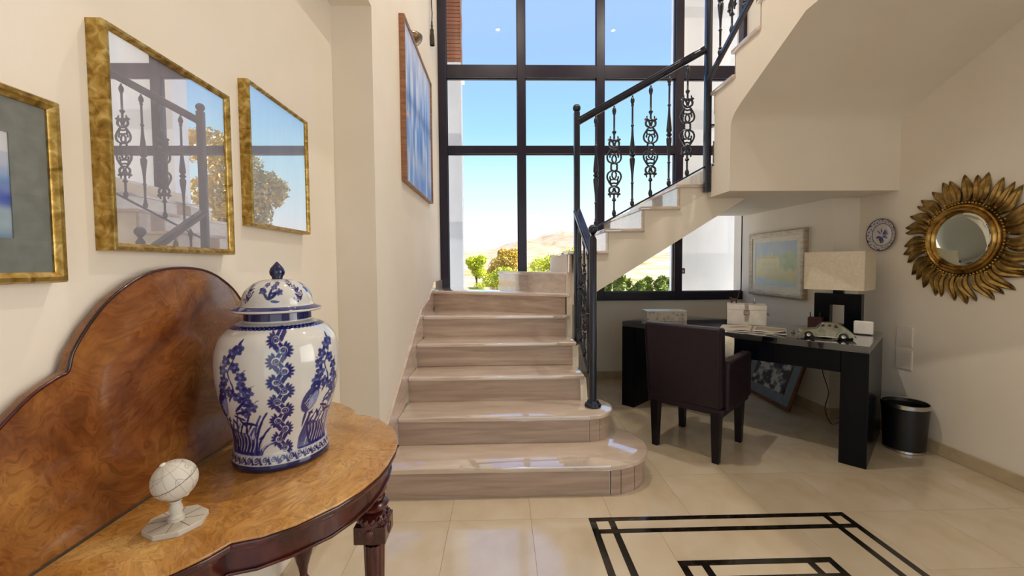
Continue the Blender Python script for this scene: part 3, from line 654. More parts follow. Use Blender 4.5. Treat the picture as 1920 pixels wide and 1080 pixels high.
# ------------------------------------------------------------------ delft ginger jar
BLUE = np.array((.006, .012, .14)); MID = np.array((.04, .06, .27)); PALE = np.array((.24, .29, .52)); WHITE = np.array((.66, .64, .60))
def vase_tile():
    W, Hh = .24, .405; cv = Canvas(W, Hh, 150, 300, WHITE, wrap=True)
    # wavy leaf band centred on x = 0
    for n in range(12):
        z = .060+n*.0268; sd = 1 if n % 2 == 0 else -1; x = sd*.0085
        for q in (.18, .36, .54, .72, .90):       # overlapping leaves along the stem to the next turn
            xx = x*(1-2*q); zz = z+.0268*q
            cv.leaf(xx+sd*.010, zz-.004, .021, .0062, PI/2+sd*.95, BLUE); cv.leaf(xx-sd*.012, zz-.010, .017, .0056, PI/2-sd*.15, BLUE)
        for k in range(6):                        # fan of lobes on the outside of each turn
            a = (-.9+k*.42); cv.ell(x+sd*.0165*math.cos(a), z+.0165*math.sin(a), .0082, .0036, sd*a if sd > 0 else PI-a, BLUE)
    for n in range(12):
        z = .060+n*.0268; sd = 1 if n % 2 == 0 else -1; x = sd*.0085
        cv.ell(x, z, .0112, .0112, 0, BLUE); cv.ell(x, z, .0096, .0096, 0, WHITE); cv.spiral(x, z, .0085, 1.9, n+.5, .0019, BLUE, flip=sd); cv.ell(x, z, .0026, .0026, 0, BLUE)
    P = .12
    # rocks and grass
    for k in range(19):
        x0 = P-.070+k*.0070; h = .065+.04*math.sin(k*1.3)+.03*rng.random(); lean = .018+.01*rng.random()
        cv.stroke([(x0+lean*t*t*1.6, .052+h*t) for t in np.linspace(0, 1, 6)], [.0058, .0024], BLUE if k % 3 else MID); cv.stroke([(x0+.004+lean*t*t*1.6, .06+h*.8*t) for t in np.linspace(0, 1, 5)], [.0016, .0008], WHITE, .75)
    for (x, z, a, b) in ((P-.030, .085, .030, .034), (P+.008, .080, .026, .030), (P-.010, .070, .045, .020)): cv.ell(x, z, a, b, .15, BLUE, .92)
    for k in range(7): cv.stroke([(P-.050+k*.013+.012*math.sin(t*2.2), .056+.05*t) for t in np.linspace(0, 1, 6)], .0015, WHITE, .7)
    # trunk, blossoms and leaves climbing the panel
    tr = [(P-.035, .06), (P-.045, .12), (P-.03, .17), (P-.012, .20), (P+.008, .235), (P-.006, .275), (P+.012, .31), (P+.022, .345)]
    cv.stroke(catmull(tr, 4), [.0042, .0010], BLUE)
    for (x, z) in ((P-.02, .255), (P+.015, .29), (P-.012, .305), (P+.03, .24), (P+.006, .325), (P+.038, .20), (P+.03, .17), (P-.004, .225), (P+.022, .335), (P+.05, .185), (P-.022, .28), (P+.03, .265), (P-.03, .235), (P+.018, .212), (P+.045, .225)):
        for k in range(5): a = k*1.257+x*90; cv.ell(x+.0090*math.cos(a), z+.0090*math.sin(a), .0070, .0060, a, MID if k % 2 else BLUE, .95)
        cv.ell(x, z, .0028, .0028, 0, PALE)
        cv.stroke([(x, z), (x+.016*math.cos(x*300), z+.016), (x+.024*math.cos(x*300), z+.018)], .0009, BLUE)
    for (x, z, a, l) in ((P-.005, .165, .2, .045), (P, .17, .75, .05), (P-.01, .16, -.35, .04), (P+.005, .15, -.9, .032), (P-.02, .15, -1.1, .03), (P-.03, .19, 2.2, .03), (P+.03, .14, -.3, .03), (P+.01, .14, -.1, .04), (P-.03, .14, 2.6, .03), (P+.018, .345, 1.0, .018)):
        cv.leaf(x, z, l, .0062, a, BLUE)
    # bird
    cv.ell(P-.043, .185, .040, .030, 1.15, WHITE, .9); cv.ell(P-.045, .185, .038, .022, 1.15, BLUE); cv.ell(P-.036, .180, .026, .011, 1.15, PALE, .9); cv.ell(P-.032, .219, .016, .014, .3, BLUE); cv.leaf(P-.026, .213, .014, .003, -.5, BLUE); cv.leaf(P-.052, .165, .06, .006, -1.75, BLUE); cv.ell(P-.031, .217, .0022, .0022, 0, WHITE)
    for k in range(4): cv.stroke([(P-.06+.004*k, .175-.006*k), (P-.045+.003*k, .195-.006*k)], .0009, WHITE, .8)
    # base scroll band
    cv.mix(((cv.Y < .047) & (cv.Y > .020)).astype(float)*.35, PALE)
    for k in range(9):
        x = W*k/9; cv.ell(x, .033, .0105, .0105, 0, WHITE, .9); cv.spiral(x, .033, .0095, 1.7, k*.7, .0017, BLUE)
        for a in (.3, .9, 1.5, 2.2): cv.leaf(x+.011, .022+.003*a, .016, .0042, a, BLUE)
    cv.mix(((cv.Y < .0185)).astype(float), np.array((.012, .016, .09))); cv.mix((np.abs(cv.Y-.0195) < .0012).astype(float), WHITE)
    # shoulder band
    for k in range(16):
        x = W*k/16
        for a, zz in ((.5, .377), (-.4, .385), (.2, .381)): cv.leaf(x, zz, .019, .0040, a, BLUE)
    cv.mix(((cv.Y > .394)).astype(float), np.array((.010, .015, .10))); cv.mix((np.abs(cv.Y-.3945) < .0012).astype(float), WHITE)
    return cv
def lathe_painted(prof, seg, cv, reps, name, m, parent, rot0, arc_len=True):
    P = np.array(catmull(prof, 6)); L = np.concatenate([[0], np.cumsum(np.hypot(*np.diff(P, axis=0).T))]); n = int(L[-1]/.0016); Ls = np.linspace(0, L[-1], n)
    r = np.interp(Ls, L, P[:, 0]); z = np.interp(Ls, L, P[:, 1]); mb = MB().lathe(list(zip(r, z)), seg, cap=False)
    o = mb.build(name, m, parent, world=False, smooth=50, fix=False)
    th = np.tile(np.arange(seg)/seg, n); zz = np.repeat(z if arc_len is None else Ls/L[-1]*cv.h, seg) if arc_len else np.repeat(z, seg)
    set_cols(o.data, cv.at(((th+rot0)*reps % 1)*cv.w, zz)); return o
vs_ = thing('ginger_jar', 'blue and white porcelain lidded jar standing on the console table', 'jar', (-.644, 1.212, TZ))
cvv = vase_tile()
bodyp = [(.116, 0), (.122, .003), (.125, .010), (.124, .022), (.121, .040), (.119, .058), (.122, .085), (.130, .120), (.139, .150), (.150, .190), (.157, .235), (.159, .275), (.157, .312), (.149, .342), (.135, .364), (.118, .380), (.100, .389), (.088, .393), (.086, .400), (.086, .425)]
Pz = catmull(bodyp, 6)
# body is sampled by height, so the canvas height axis is true height
cvv_h = Canvas(cvv.w, .425, cvv.nx, 315, WHITE, wrap=True); hh = np.linspace(0, .425, 315)
cvv_h.I = cvv.I[np.clip((hh/.405*(cvv.ny-1)).astype(int), 0, cvv.ny-1)]
A0 = math.atan2(-1.212, .644)/(2*PI)     # direction of the viewer from the jar
lathe_painted(bodyp, 560, cvv_h, 4, 'body', 'glazed', vs_, -A0, arc_len=False)
MB().lathe([(.118, .001), (.001, .0015)], 48, cap=False).build('foot', 'navy_glaze', vs_, world=False)
lidp = [(.090, .418), (.108, .419), (.1135, .422), (.1135, .427), (.103, .432), (.094, .436), (.091, .444), (.088, .462), (.078, .482), (.060, .499), (.038, .508), (.016, .5105), (.010, .511)]
cl = Canvas(.15, .16, 120, 120, WHITE, wrap=True)
cl.mix((cl.Y < .024).astype(float), np.array((.012, .018, .11))); cl.mix((np.abs(cl.Y-.0235) < .003).astype(float), WHITE); cl.mix(((cl.Y > .026) & (cl.Y < .047)).astype(float), BLUE); cl.mix((np.abs(cl.Y-.049) < .0025).astype(float), WHITE)
for i in range(9):
    z = .058+i*.0095; x = .010*math.sin(i*.9)
    for a in (PI/2+.9, PI/2-.9, PI/2): cl.leaf(x, z, .018, .0050, a, BLUE)
    if i % 2 == 0: cl.ell(x, z+.003, .008, .008, 0, WHITE); cl.spiral(x, z+.003, .007, 1.5, i, .0014, BLUE)
for (x, z, a, l) in ((.07, .065, .6, .03), (.07, .065, 1.3, .035), (.07, .065, 2.2, .03), (.075, .08, .2, .03), (.065, .085, 2.7, .028), (.075, .062, -.1, .025)): cl.leaf(x, z, l, .006, a, BLUE)
for (x, z) in ((.085, .10), (.06, .11), (.10, .085), (.095, .115), (.05, .09)):
    for k in range(5): a = k*1.257+x*80; cl.ell(x+.006*math.cos(a), z+.006*math.sin(a), .005, .004, a, MID if k % 2 else BLUE, .9)
lid = lathe_painted(lidp, 480, cl, 4, 'lid', 'glazed', vs_, -A0-.09)
MB().lathe([(.011, .509), (.0145, .512), (.0135, .515), (.019, .523), (.0205, .531), (.017, .541), (.009, .551), (.003, .558), (.0005, .560)], 24).build('finial', 'navy_glaze', lid, world=False, smooth=60)

# ------------------------------------------------------------------ small bone globe
gl = thing('desk_globe', 'small engraved ivory-coloured globe on an octagonal base on the console', 'globe', (-.694, .879, TZ), math.radians(18))
cg = Canvas(.10, .10, 90, 90, np.array((.66, .61, .52)))
oc = [(.056*math.cos(PI/4*k+PI/8), .056*math.sin(PI/4*k+PI/8)) for k in range(8)]
o = MB().prism(oc, 0, .011).build('base', 'bone', gl, world=False, bevel=.0012); set_cols(o.data, np.array((.62, .57, .48)))
ln = MB()
for k in range(8): a = PI/4*k; ln.bar((.012*math.cos(a), .012*math.sin(a), .0112), (.050*math.cos(a), .050*math.sin(a), .0112), .0007, .0005)
ln.build('engraved_lines', 'bark', o, world=False)
o = MB().lathe([(.015, .011), (.015, .014), (.0125, .016), (.0145, .018), (.0125, .0205), (.0105, .024), (.0125, .034), (.011, .042), (.0085, .048), (.011, .050), (.010, .053)], 24).build('stem', 'bone', gl, world=False, smooth=40); set_cols(o.data, np.array((.64, .59, .5)))
ball = MB().sphere((0, 0, 0), .041, 300, 150); gcv = Canvas(2*PI, PI, 320, 160, np.array((.66, .62, .54)), wrap=True)
for k in range(12): gcv.stroke([(k*PI/6, .2), (k*PI/6, PI-.2)], .013, np.array((.36, .32, .26)), .8)
for la in (.25, .5, .75): gcv.stroke([(0, PI*la), (PI, PI*la), (2*PI-.01, PI*la)], .013, np.array((.33, .29, .23)), .8)
nz = noise2(320, 160, 6, 4, 5, 9); gcv.mix((np.abs(nz-.52) < .016)*.9, np.array((.34, .30, .25))); gcv.mix((np.abs(nz-.60) < .012)*.7, np.array((.4, .36, .3)))
lonlat = [(math.atan2(p[1], p[0]) % (2*PI), math.acos(max(-1, min(1, -p[2]/.041)))) for p in ball.v]
rotm = Matrix.Rotation(math.radians(-24), 3, 'Y') @ Matrix.Rotation(math.radians(10), 3, 'X')
bo = Tr(ball, lambda p: tuple(rotm @ Vector(p)+Vector((0, 0, .097)))).build('sphere', 'bone', gl, world=False, smooth=60, fix=False); set_cols(bo.data, gcv.at(np.array([l[0] for l in lonlat]), np.array([l[1] for l in lonlat])))
eq = MB().tube([tuple(rotm @ Vector((.0414*math.cos(a), .0414*math.sin(a), 0))+Vector((0, 0, .097))) for a in np.linspace(0, 2*PI, 60)[:-1]], .0005, 5, True); eq.build('equator_groove', 'bark', bo, world=False)
for q_ in (.0425, -.0425): MB().addT(MB().sphere((0, 0, q_), .006, 12, 8, (1, 1, .5)), lambda p: tuple(rotm @ Vector(p)+Vector((0, 0, .097)))).build('pole_cap', 'white_plastic', bo, world=False, smooth=60)

# ------------------------------------------------------------------ sunburst mirror and plate
MY, MZ = 2.551, 1.4305
sm = thing('sunburst_mirror', 'round convex mirror in a gilded sunburst frame of leaves on the right wall', 'mirror', (XR, MY, MZ), -W90)
def disc_lathe(prof, seg=64):      # revolve (radius, protrusion) about the wall normal; local out = -y
    return Tr(MB().lathe([(r, z) for r, z in prof], seg, cap=False), lambda p: (p[0], -p[2], p[1]))
disc_lathe([(.216, .012), (.218, .030), (.214, .040), (.206, .043), (.199, .038), (.196, .046), (.190, .054), (.183, .055), (.178, .047), (.176, .040), (.172, .044), (.167, .040), (.163, .030)]).build('frame_ring', 'ring_gilt', sm, world=False, smooth=35)
disc_lathe([(.0005, .0312), (.10, .0312), (.150, .0312), (.155, .0302), (.166, .0285)], 72).build('mirror_glass', 'mirror', sm, world=False, smooth=70)
disc_lathe([(.0005, .006), (.214, .008), (.224, .016), (.219, .024), (.212, .026)], 64).build('back_plate', 'old_gilt', sm, world=False, smooth=35)
def sun_leaf(seed):
    r = random.Random(seed); L_ = r.uniform(.185, .205); wd = r.uniform(.030, .038); bend = r.uniform(.014, .030); n = 12; vs = []; fs = []
    for i in range(n+1):
        t = i/n; cx = bend*math.sin(t*PI*1.35); w = wd*(.42+.58*math.sin(min(1, t*1.25)*PI/2))*(1-t**3.2)**.75*(1-.18*math.cos(t*PI)**2)+.0008
        lift = .026*math.sin(t*PI)*(1-.2*t)-.010*t+.012
        for s_, l in ((-1, -.007), (-.55, .004), (0, -.002), (.55, .006), (1, -.006)): vs.append((cx+s_*w, -(lift+l*(.4+.6*math.sin(t*PI))), .205+t*L_))
    for i in range(n):
        for k in range(4): a = i*5+k; fs.append((a, a+1, a+6, a+5))
    nb = len(vs); vs += [(x, min(y+.007, -.001), z) for x, y, z in vs]; fs += [tuple(j+nb for j in f[::-1]) for f in fs[:]]
    ed = [i*5 for i in range(n+1)]+[n*5+k for k in range(1, 5)]+[i*5+4 for i in range(n-1, -1, -1)]+[k for k in range(3, 0, -1)]
    fs += [(ed[i], ed[i-1], ed[i-1]+nb, ed[i]+nb) for i in range(len(ed))]
    return MB().add(vs, fs)
kinds = [sun_leaf(s) for s in range(8)]; kmesh = []
NL = 36
for i in range(NL):
    k = i % 8
    if len(kmesh) <= k: o = kinds[k].build('leaf', 'old_gilt', sm, world=False, smooth=45); kmesh.append(o.data)
    else: o = link('leaf', kmesh[k], sm)
    o.rotation_euler = (0, 2*PI*i/NL+.04*math.sin(i*2.3), 0); o.location = (0, -.003*(i % 2), 0)
bd = MB()
for i in range(NL*2): a = 2*PI*i/(NL*2); bd.sphere((.228*math.cos(a), -.030, .228*math.sin(a)), .0075, 8, 6)
for i in range(NL): a = 2*PI*(i+.5)/NL; bd.sphere((.246*math.cos(a), -.026, .246*math.sin(a)), .0065, 8, 6)
tag(bd.build('bead_ring', 'ring_gilt', sm, world=False, smooth=60), kind='stuff')
# wall plate
pl = thing('wall_plate', 'small white plate with blue flowers hung beside the sunburst mirror', 'plate', (XR, 3.118, 1.50), -W90)
cp = Canvas(.26, .26, 130, 130, np.array((.62, .58, .55))); cc = .13; rr = np.hypot(cp.X-cc, cp.Y-cc); PB_ = np.array((.055, .045, .16))
cp.mix(((rr > .085) & (rr < .118)).astype(float)*.35, np.array((.42, .40, .50)))
for k in range(26):
    a = 2*PI*k/26; q = .104+.006*math.sin(k*2.1); cp.ell(cc+q*math.cos(a), cc+q*math.sin(a), .0075, .0042, a+1.57+.6*math.sin(k), PB_, .9)
    if k % 2: cp.ell(cc+.09*math.cos(a+.1), cc+.09*math.sin(a+.1), .005, .0028, a+.5, PB_, .8)
cp.mix((rr > .1175).astype(float), np.array((.045, .03, .06)))
for k in range(6): a = 2*PI*k/6+.4; cp.ell(cc+.116*math.cos(a), cc+.116*math.sin(a), .012, .006, a+1.57, PB_)
for k in range(30): a = rng.random()*6.28; q = .024*rng.random()**.6; cp.leaf(cc-.004+q*math.cos(a), cc-.005+q*1.2*math.sin(a), .034, .009, a, np.array((.04, .03, .2)) if k % 3 else np.array((.16, .15, .36)), .95)
P_ = catmull([(.0005, .004), (.06, .004), (.083, .006), (.095, .012), (.117, .020), (.1225, .0225)], 8); mbp = MB().lathe(P_, 140, cap=False)
colxy = [(p[0]+cc, p[1]+cc) for p in mbp.v]
o = Tr(mbp, lambda p: (p[0], -p[2]-.004, p[1])).build('plate_face', 'glazed', pl, world=False, smooth=60, fix=False); set_cols(o.data, cp.at(np.array([c[0] for c in colxy]), np.array([c[1] for c in colxy])))
disc_lathe([(.123, .026), (.1235, .024), (.09, .012), (.05, .001), (.001, .001)]).build('plate_back', 'dark_red', pl, world=False, smooth=50)
# cover plates of the wall outlets
for z0, lab in ((.680, 'pale square cover plate on right wall, the upper of two beside the desk'), (.512, 'pale square cover plate on right wall, the lower of two beside the desk')):
    t = thing('wall_cover_plate', lab, 'cover plate', (XR, 2.985, z0), -W90); MB().box(0, .125, -.006, 0, 0, .145).build('cover', 'plate_cover', t, world=False, bevel=.002); MB().box(.006, .119, -.0075, -.006, .006, .139).build('inset_face', 'plate_cover', t, world=False); MB().lathe([(.004, 0), (.004, .0015)], 8).build('screw', 'steel', t, world=False).location = (.118, -.007, .12)

# ------------------------------------------------------------------ desk (long side turned 41.7 degrees)
DZ = .77; DA = math.radians(-47.5)
dk = thing('desk', 'long black lacquered desk with slab legs set across the corner under the stairs', 'desk', (1.097, 3.748, 0), DA)
DL, DD = 1.72, .80
MB().box(0, DL, 0, DD, DZ-.045, DZ).build('desk_top', 'desk_gloss', dk, world=False, bevel=.003)
MB().box(.121, DL-.141, .012, .035, DZ-.185, DZ-.0455).build('apron', 'black_lacquer', dk, world=False, bevel=.002)
MB().box(.121, DL-.141, DD-.035, DD-.012, DZ-.185, DZ-.0455).build('apron', 'black_lacquer', dk, world=False, bevel=.002)
MB().box(0, .12, 0, DD, 0, DZ-.0455).build('leg_panel', 'black_lacquer', dk, world=False, bevel=.003); MB().box(DL-.14, DL, 0, DD, 0, DZ-.0455).build('leg_panel', 'black_lacquer', dk, world=False, bevel=.003)
MB().box(.50, 1.22, .006, .012, DZ-.175, DZ-.055).build('drawer_front', 'black_lacquer', dk, world=False, bevel=.002)
def on_desk(a, b): c, s = math.cos(DA), math.sin(DA); return (1.097+a*c-b*s, 3.748+a*s+b*c, DZ)
def desk_ab(x, y): c, s = math.cos(DA), math.sin(DA); dx, dy = x-1.097, y-3.748; return dx*c+dy*s, -dx*s+dy*c

# ------------------------------------------------------------------ armchair, its back to the viewer
ch = thing('armchair', 'dark brown leather armchair with black legs drawn up to the desk', 'chair', (1.415, 2.925, 0), math.radians(-46.5))
def rbox(x0, x1, y0, y1, z0, z1, b=.015): return MB().box(x0, x1, y0, y1, z0, z1), b
def soft(name, x0, x1, y0, y1, z0, z1, b, parent, m='leather', fn=None):
    mb = MB().box(x0, x1, y0, y1, z0, z1)
    if fn: mb = Tr(mb, fn)
    return mb.build(name, m, parent, world=False, bevel=b, seg=4, smooth=40)
hw = .245
bk = soft('backrest', -hw, hw, -.285, -.195, .36, .885, .018, ch, fn=lambda p: (p[0]*(1+.03*(p[2] > .6)), p[1]-.045*(p[2]-.36)/.5, p[2]))
for q_ in (-1, 1): MB().tube([(q_*hw*.985, -.288, .375), (q_*hw*1.015, -.331, .865)], .004, 6).build('seam', 'leather', bk, world=False, smooth=60)
soft('seat', -.20, .20, -.20, .25, .34, .455, .025, ch)
for s in (-1, 1):
    soft('armrest', s*.205 if s > 0 else -.272, .272 if s > 0 else s*.205, -.23, .245, .345, .665, .016, ch)
soft('seat_rail', -.255, .255, -.27, .24, .315, .36, .006, ch)
for sx_, sy_ in ((-1, -1), (1, -1), (-1, 1), (1, 1)):
    x, y = sx_*.205, sy_*(.245 if sy_ < 0 else .21); mb = MB(); a, b = .030, .021
    mb.add([(x-b, y-b, 0), (x+b, y-b, 0), (x+b, y+b, 0), (x-b, y+b, 0), (x-a, y-a, .33), (x+a, y-a, .33), (x+a, y+a, .33), (x-a, y+a, .33)], [(3, 2, 1, 0), (4, 5, 6, 7), (0, 1, 5, 4), (1, 2, 6, 5), (2, 3, 7, 6), (3, 0, 4, 7)])
    mb.build('leg', 'dark_leg', ch, world=False, bevel=.003)
cu = thing('cushion', 'cream cushion propped on the seat of the leather armchair', 'cushion', (1.415, 2.925, .46), math.radians(-46.5))
mb = MB(); n = 14
for sd in (-1, 1):
    for i in range(n+1):
        for j in range(n+1):
            u, v = i/n*2-1, j/n*2-1; q = max(0, (1-u**4)*(1-v**4))**.5; mb.v.append((u*.165*(1-.08*v*v), sd*.06*q, .17+v*.165*(1-.08*u*u)))
for sd in range(2):
    o_ = sd*(n+1)**2
    for i in range(n):
        for j in range(n): a = o_+i*(n+1)+j; f = (a, a+1, a+n+2, a+n+1); mb.f.append(f if sd else f[::-1])
Tr(mb, lambda p: (p[0]+.028+.16*p[2], p[1]+.03-.12*p[2], p[2]+.005)).build('pillow', 'cushion', cu, world=False, smooth=70)

# ------------------------------------------------------------------ things on the desk
b1 = thing('storage_box', 'low pale box with printed sprigs on the left end of the desk', 'box', (1.50, 3.80, DZ), math.radians(-3))
cb = Canvas(.36, .085, 120, 30, L3('#d9cfc0'))
for k in range(26):
    x, y, a = .36*rng.random(), .085*rng.random(), rng.random()*6.28; cb.leaf(x, y, .03, .004, a, L3(random.choice(['#7d5a68', '#6b6a5a', '#8f6f7a', '#a08c7a'])), .8); cb.stroke([(x, y), (x+.03*math.cos(a+.6), y+.03*math.sin(a+.6))], .0012, L3('#6d5560'), .8)
MB().box(-.18, .18, -.08, .08, 0, .087).build('body', 'white_leather', b1, world=False, bevel=.002); panel(cb, 'printed_front', 'painted', b1, -.18, .001, -.0825, .002); MB().box(-.182, .182, -.082, .082, .0872, .094).build('lid', 'white_plastic', b1, world=False, bevel=.002)
b2 = thing('leather_box', 'white leather box with a buckled strap in the middle of the desk', 'box', (2.115, 3.535, DZ), math.radians(-29))
MB().box(-.145, .145, -.11, .11, 0, .125).build('body', 'white_leather', b2, world=False, bevel=.003); MB().box(-.147, .147, -.112, .112, .1255, .168).build('lid', 'white_leather', b2, world=False, bevel=.003)
s_ = MB().box(-.014, .014, -.1155, -.112, .03, .168).box(-.014, .014, -.1155, .0, .168, .171).build('strap', 'strap', b2, world=False)
MB().tube([(-.019, -.119, .088), (.019, -.119, .088), (.019, -.119, .122), (-.019, -.119, .122)], .003, 6, True).bar((0, -.119, .086), (0, -.119, .124), .003, .003).build('buckle', 'steel', s_, world=False)
MB().tube([(.1475, -.05, .09), (.165, -.045, .085), (.165, .045, .085), (.1475, .05, .09)], .006, 8).build('handle', 'strap', b2, world=False, smooth=60)
f1 = thing('animal_figurine', 'tiny brown animal figurine with a long upright tail on the white box', 'figurine', (2.045, 3.60, DZ+.171), math.radians(-10))
mb = MB().sphere((0, 0, .032), .014, 12, 8, (1.9, .8, .8)).sphere((-.030, 0, .046), .010, 10, 8, (1.2, .8, .9))
for sx_ in (-.018, .018):
    for sy_ in (-.006, .006): mb.tube([(sx_, sy_, .03), (sx_*1.1, sy_, 0)], .004, 6)
mb.build('body', 'brown_wood', f1, world=False, smooth=60); MB().tube(catmull([(.022, 0, .036), (.034, 0, .06), (.040, 0, .095), (.056, 0, .13)], 5), .003, 6).build('tail', 'brown_wood', f1, world=False, smooth=60)
f2 = thing('silver_figurine', 'tiny silver standing figurine on the right end of the white box', 'figurine', (2.185, 3.53, DZ+.171))
MB().lathe([(.012, 0), (.013, .006), (.007, .012), (.011, .026), (.006, .036), (.008, .045), (.004, .052), (.007, .058), (.001, .066)], 14).build('body', 'steel', f2, world=False, smooth=50)
# open magazine
mg = thing('open_magazine', 'open magazine with curled pages lying at the front of the desk', 'magazine', (1.965, 3.20, DZ), math.radians(-34))
cm = Canvas(.44, .30, 60, 40, L3('#cfc4b4')); cm.mix(((cm.X > .24) & (cm.Y > .05) & (cm.Y < .26)).astype(float), L3('#8a7b6a')); cm.mix(.5*noise2(60, 40, 6, 5, 4, 3), L3('#e6ddcf')); cm.ell(.12, .16, .07, .05, .3, L3('#a08c78'), .8, .02); cm.mix((np.abs(cm.X-.22) < .006).astype(float), L3('#8d8071'))
nx, ny = 60, 40; xs = np.linspace(-.22, .22, nx); ys = np.linspace(-.15, .15, ny); v = []
for y in ys:
    for x in xs: v.append((x, y, .006+.009*math.exp(-((abs(x)-.06)/.06)**2)+.020*max(0, x-.13)/.09*max(0, -y)/.15*1.2))
fs = [(j*nx+i, j*nx+i+1, (j+1)*nx+i+1, (j+1)*nx+i) for j in range(ny-1) for i in range(nx-1)]
mb = MB().add(v, fs); o = mb.build('pages', 'painted', mg, world=False, smooth=60, fix=False); set_cols(o.data, cm.I.reshape(-1, 3)); md = o.modifiers.new('thick', 'SOLIDIFY'); md.thickness = .005
MB().box(-.225, .225, -.153, .153, 0, .003).build('cover', 'white_plastic', mg, world=False)
# table lamp
la = thing('table_lamp', 'black slab-based table lamp with square hole and cream box shade on the desk', 'lamp', (2.565, 3.095, DZ), math.radians(-56+2))
fb = MB()
for r_ in ((-.145, -.045, 0, .285), (.045, .145, 0, .285), (-.045, .045, 0, .055), (-.045, .045, .20, .285)): fb.box(r_[0], r_[1], -.035, .035, r_[2], r_[3])
fb.build('base', 'black_lacquer', la, world=False); MB().box(-.032, .032, -.02, .02, .2855, .345).build('neck', 'black_lacquer', la, world=False, bevel=.002)
sw, sd_ = .185, .145; shd = MB()
for (a, b, c, d) in ((-sw, sw, -sd_, -sd_+.003), (-sw, sw, sd_-.003, sd_), (-sw, -sw+.003, -sd_, sd_), (sw-.003, sw, -sd_, sd_)): shd.box(a, b, c, d, .318, .60)
shd.build('shade', 'lampshade', la, world=False); MB().bar((-sw, 0, .57), (sw, 0, .57), .006, .006).bar((0, 0, .345), (0, 0, .57), .008, .008).build('shade_frame', 'steel', la, world=False)
# pen holder
ph = thing('pen_holder', 'dark pen holder with two pens beside the lamp base', 'pen holder', (2.425, 3.14, DZ), math.radians(-50))
mb = MB()
for (a, b, c, d) in ((-.045, .045, -.03, -.026), (-.045, .045, .026, .03), (-.045, -.041, -.026, .026), (.041, .045, -.026, .026), (-.041, .041, -.026, .026)): mb.box(a, b, c, d, 0, .10 if d-c < .01 or b-a < .01 else .004)
mb.build('holder', 'dark_red', ph, world=False, bevel=.001)
for (x, dx) in ((-.025, -.012), (.02, .006)): MB().tube([(x, 0, .006), (x+dx, .004, .135)], .004, 8).build('pen', 'black_plastic', ph, world=False, smooth=60)
# model car
car = thing('model_car', 'grey vintage model car parked at the front of the desk', 'toy car', (2.235, 2.800, DZ), math.radians(-34))
prof = [(-.150, .020), (-.152, .042), (-.146, .054), (-.062, .066), (-.050, .070), (-.022, .104), (.0, .110), (.045, .109), (.080, .098), (.118, .070), (.145, .044), (.152, .024), (.148, .018)]
vs, fs = [], []; pc = catmull(prof, 3); N_ = len(pc)
for w_, k_ in ((-.042, .0), (-.036, 1), (.036, 1), (.042, .0)):
    for x, z in pc: vs.append((x, w_ if z < .07 else w_*.8, z if k_ else .018+(z-.018)*.92))
for q in range(3):
    for i in range(N_): j = (i+1) % N_; fs.append((q*N_+i, q*N_+j, (q+1)*N_+j, (q+1)*N_+i))
fs += [tuple(range(N_)), tuple(3*N_+i for i in range(N_))[::-1]]
cb_ = MB().add(vs, fs).build('body', 'car_paint', car, world=False, smooth=35)
for s in (-1, 1):
    for x in (-.098, .092):
        fd = [(x+.036*math.cos(a), .018+.036*math.sin(a)) for a in np.linspace(0, PI, 12)]+[(x-.030, .018), (x-.022*1, .018)]
        arcs = [(x+.037*math.cos(a), .020+.037*math.sin(a)) for a in np.linspace(-.1, PI+.1, 14)]+[(x+.028*math.cos(a), .020+.028*math.sin(a)) for a in np.linspace(PI+.1, -.1, 14)]
        MB().prism(arcs, s*.038, s*.060, 'y').build('fender', 'car_paint', cb_, world=False, smooth=35)
        w = MB().lathe([(.001, -.009), (.016, -.009), (.023, -.006), (.023, .006), (.016, .009), (.001, .009)], 20)
        wl_ = Tr(w, lambda p: (p[0]+x, s*.047+p[2], p[1]+.023)).build('wheel', 'black_plastic', car, world=False, smooth=40)
        Tr(MB().lathe([(.001, 0), (.011, .001), (.012, 0)], 14, cap=False), lambda p: (p[0]+x, s*(.0565+p[2]), p[1]+.023)).build('hub_cap', 'car_trim', wl_, world=False)
    MB().box(-.062, .060, s*.050-.008, s*.050+.008, .014, .020).build('running_board', 'car_trim', cb_, world=False)
    for (a, b) in ((-.036, -.008), (-.002, .028), (.034, .066)): MB().prism([(a+.006, .078), (b, .078), (b-.002 if b < .06 else b-.012, .099), (a+.014, .099)], s*.0345, s*.0365, 'y').build('side_window', 'black_plastic', cb_, world=False)
    MB().sphere((-.148, s*.034, .046), .010, 10, 8).build('headlight', 'car_trim', cb_, world=False, smooth=60)
MB().add([(-.0520, -.030, .073), (-.0520, .030, .073), (-.0265, .027, .102), (-.0265, -.027, .102)], [(0, 1, 2, 3)]).addT(MB().box(0, 0, 0, 0, 0, 0), lambda p: (-.05, 0, .08)).build('windscreen', 'black_plastic', cb_, world=False)
MB().box(-.162, -.156, -.052, .052, .018, .027).box(.156, .162, -.052, .052, .018, .027).box(-.158, .158, -.01, .01, .02, .024).build('bumper', 'car_trim', car, world=False, bevel=.002)
# white square speaker / base station
ws = thing('desk_speaker', 'small white square device at the right end of the desk', 'device', (2.605, 2.915, DZ), math.radians(-48))
MB().box(-.055, .055, -.02, .02, .004, .098).build('body', 'white_plastic', ws, world=False, bevel=.008, seg=3); MB().box(-.045, .045, -.017, .017, 0, .006).build('foot', 'black_plastic', ws, world=False)
sv = thing('paperweight', 'tiny silver paperweight lying near the model car on the desk', 'paperweight', (2.165, 3.02, DZ)); MB().lathe([(.012, 0), (.014, .006), (.008, .011), (.009, .018), (.001, .022)], 14).build('body', 'steel', sv, world=False, smooth=50)

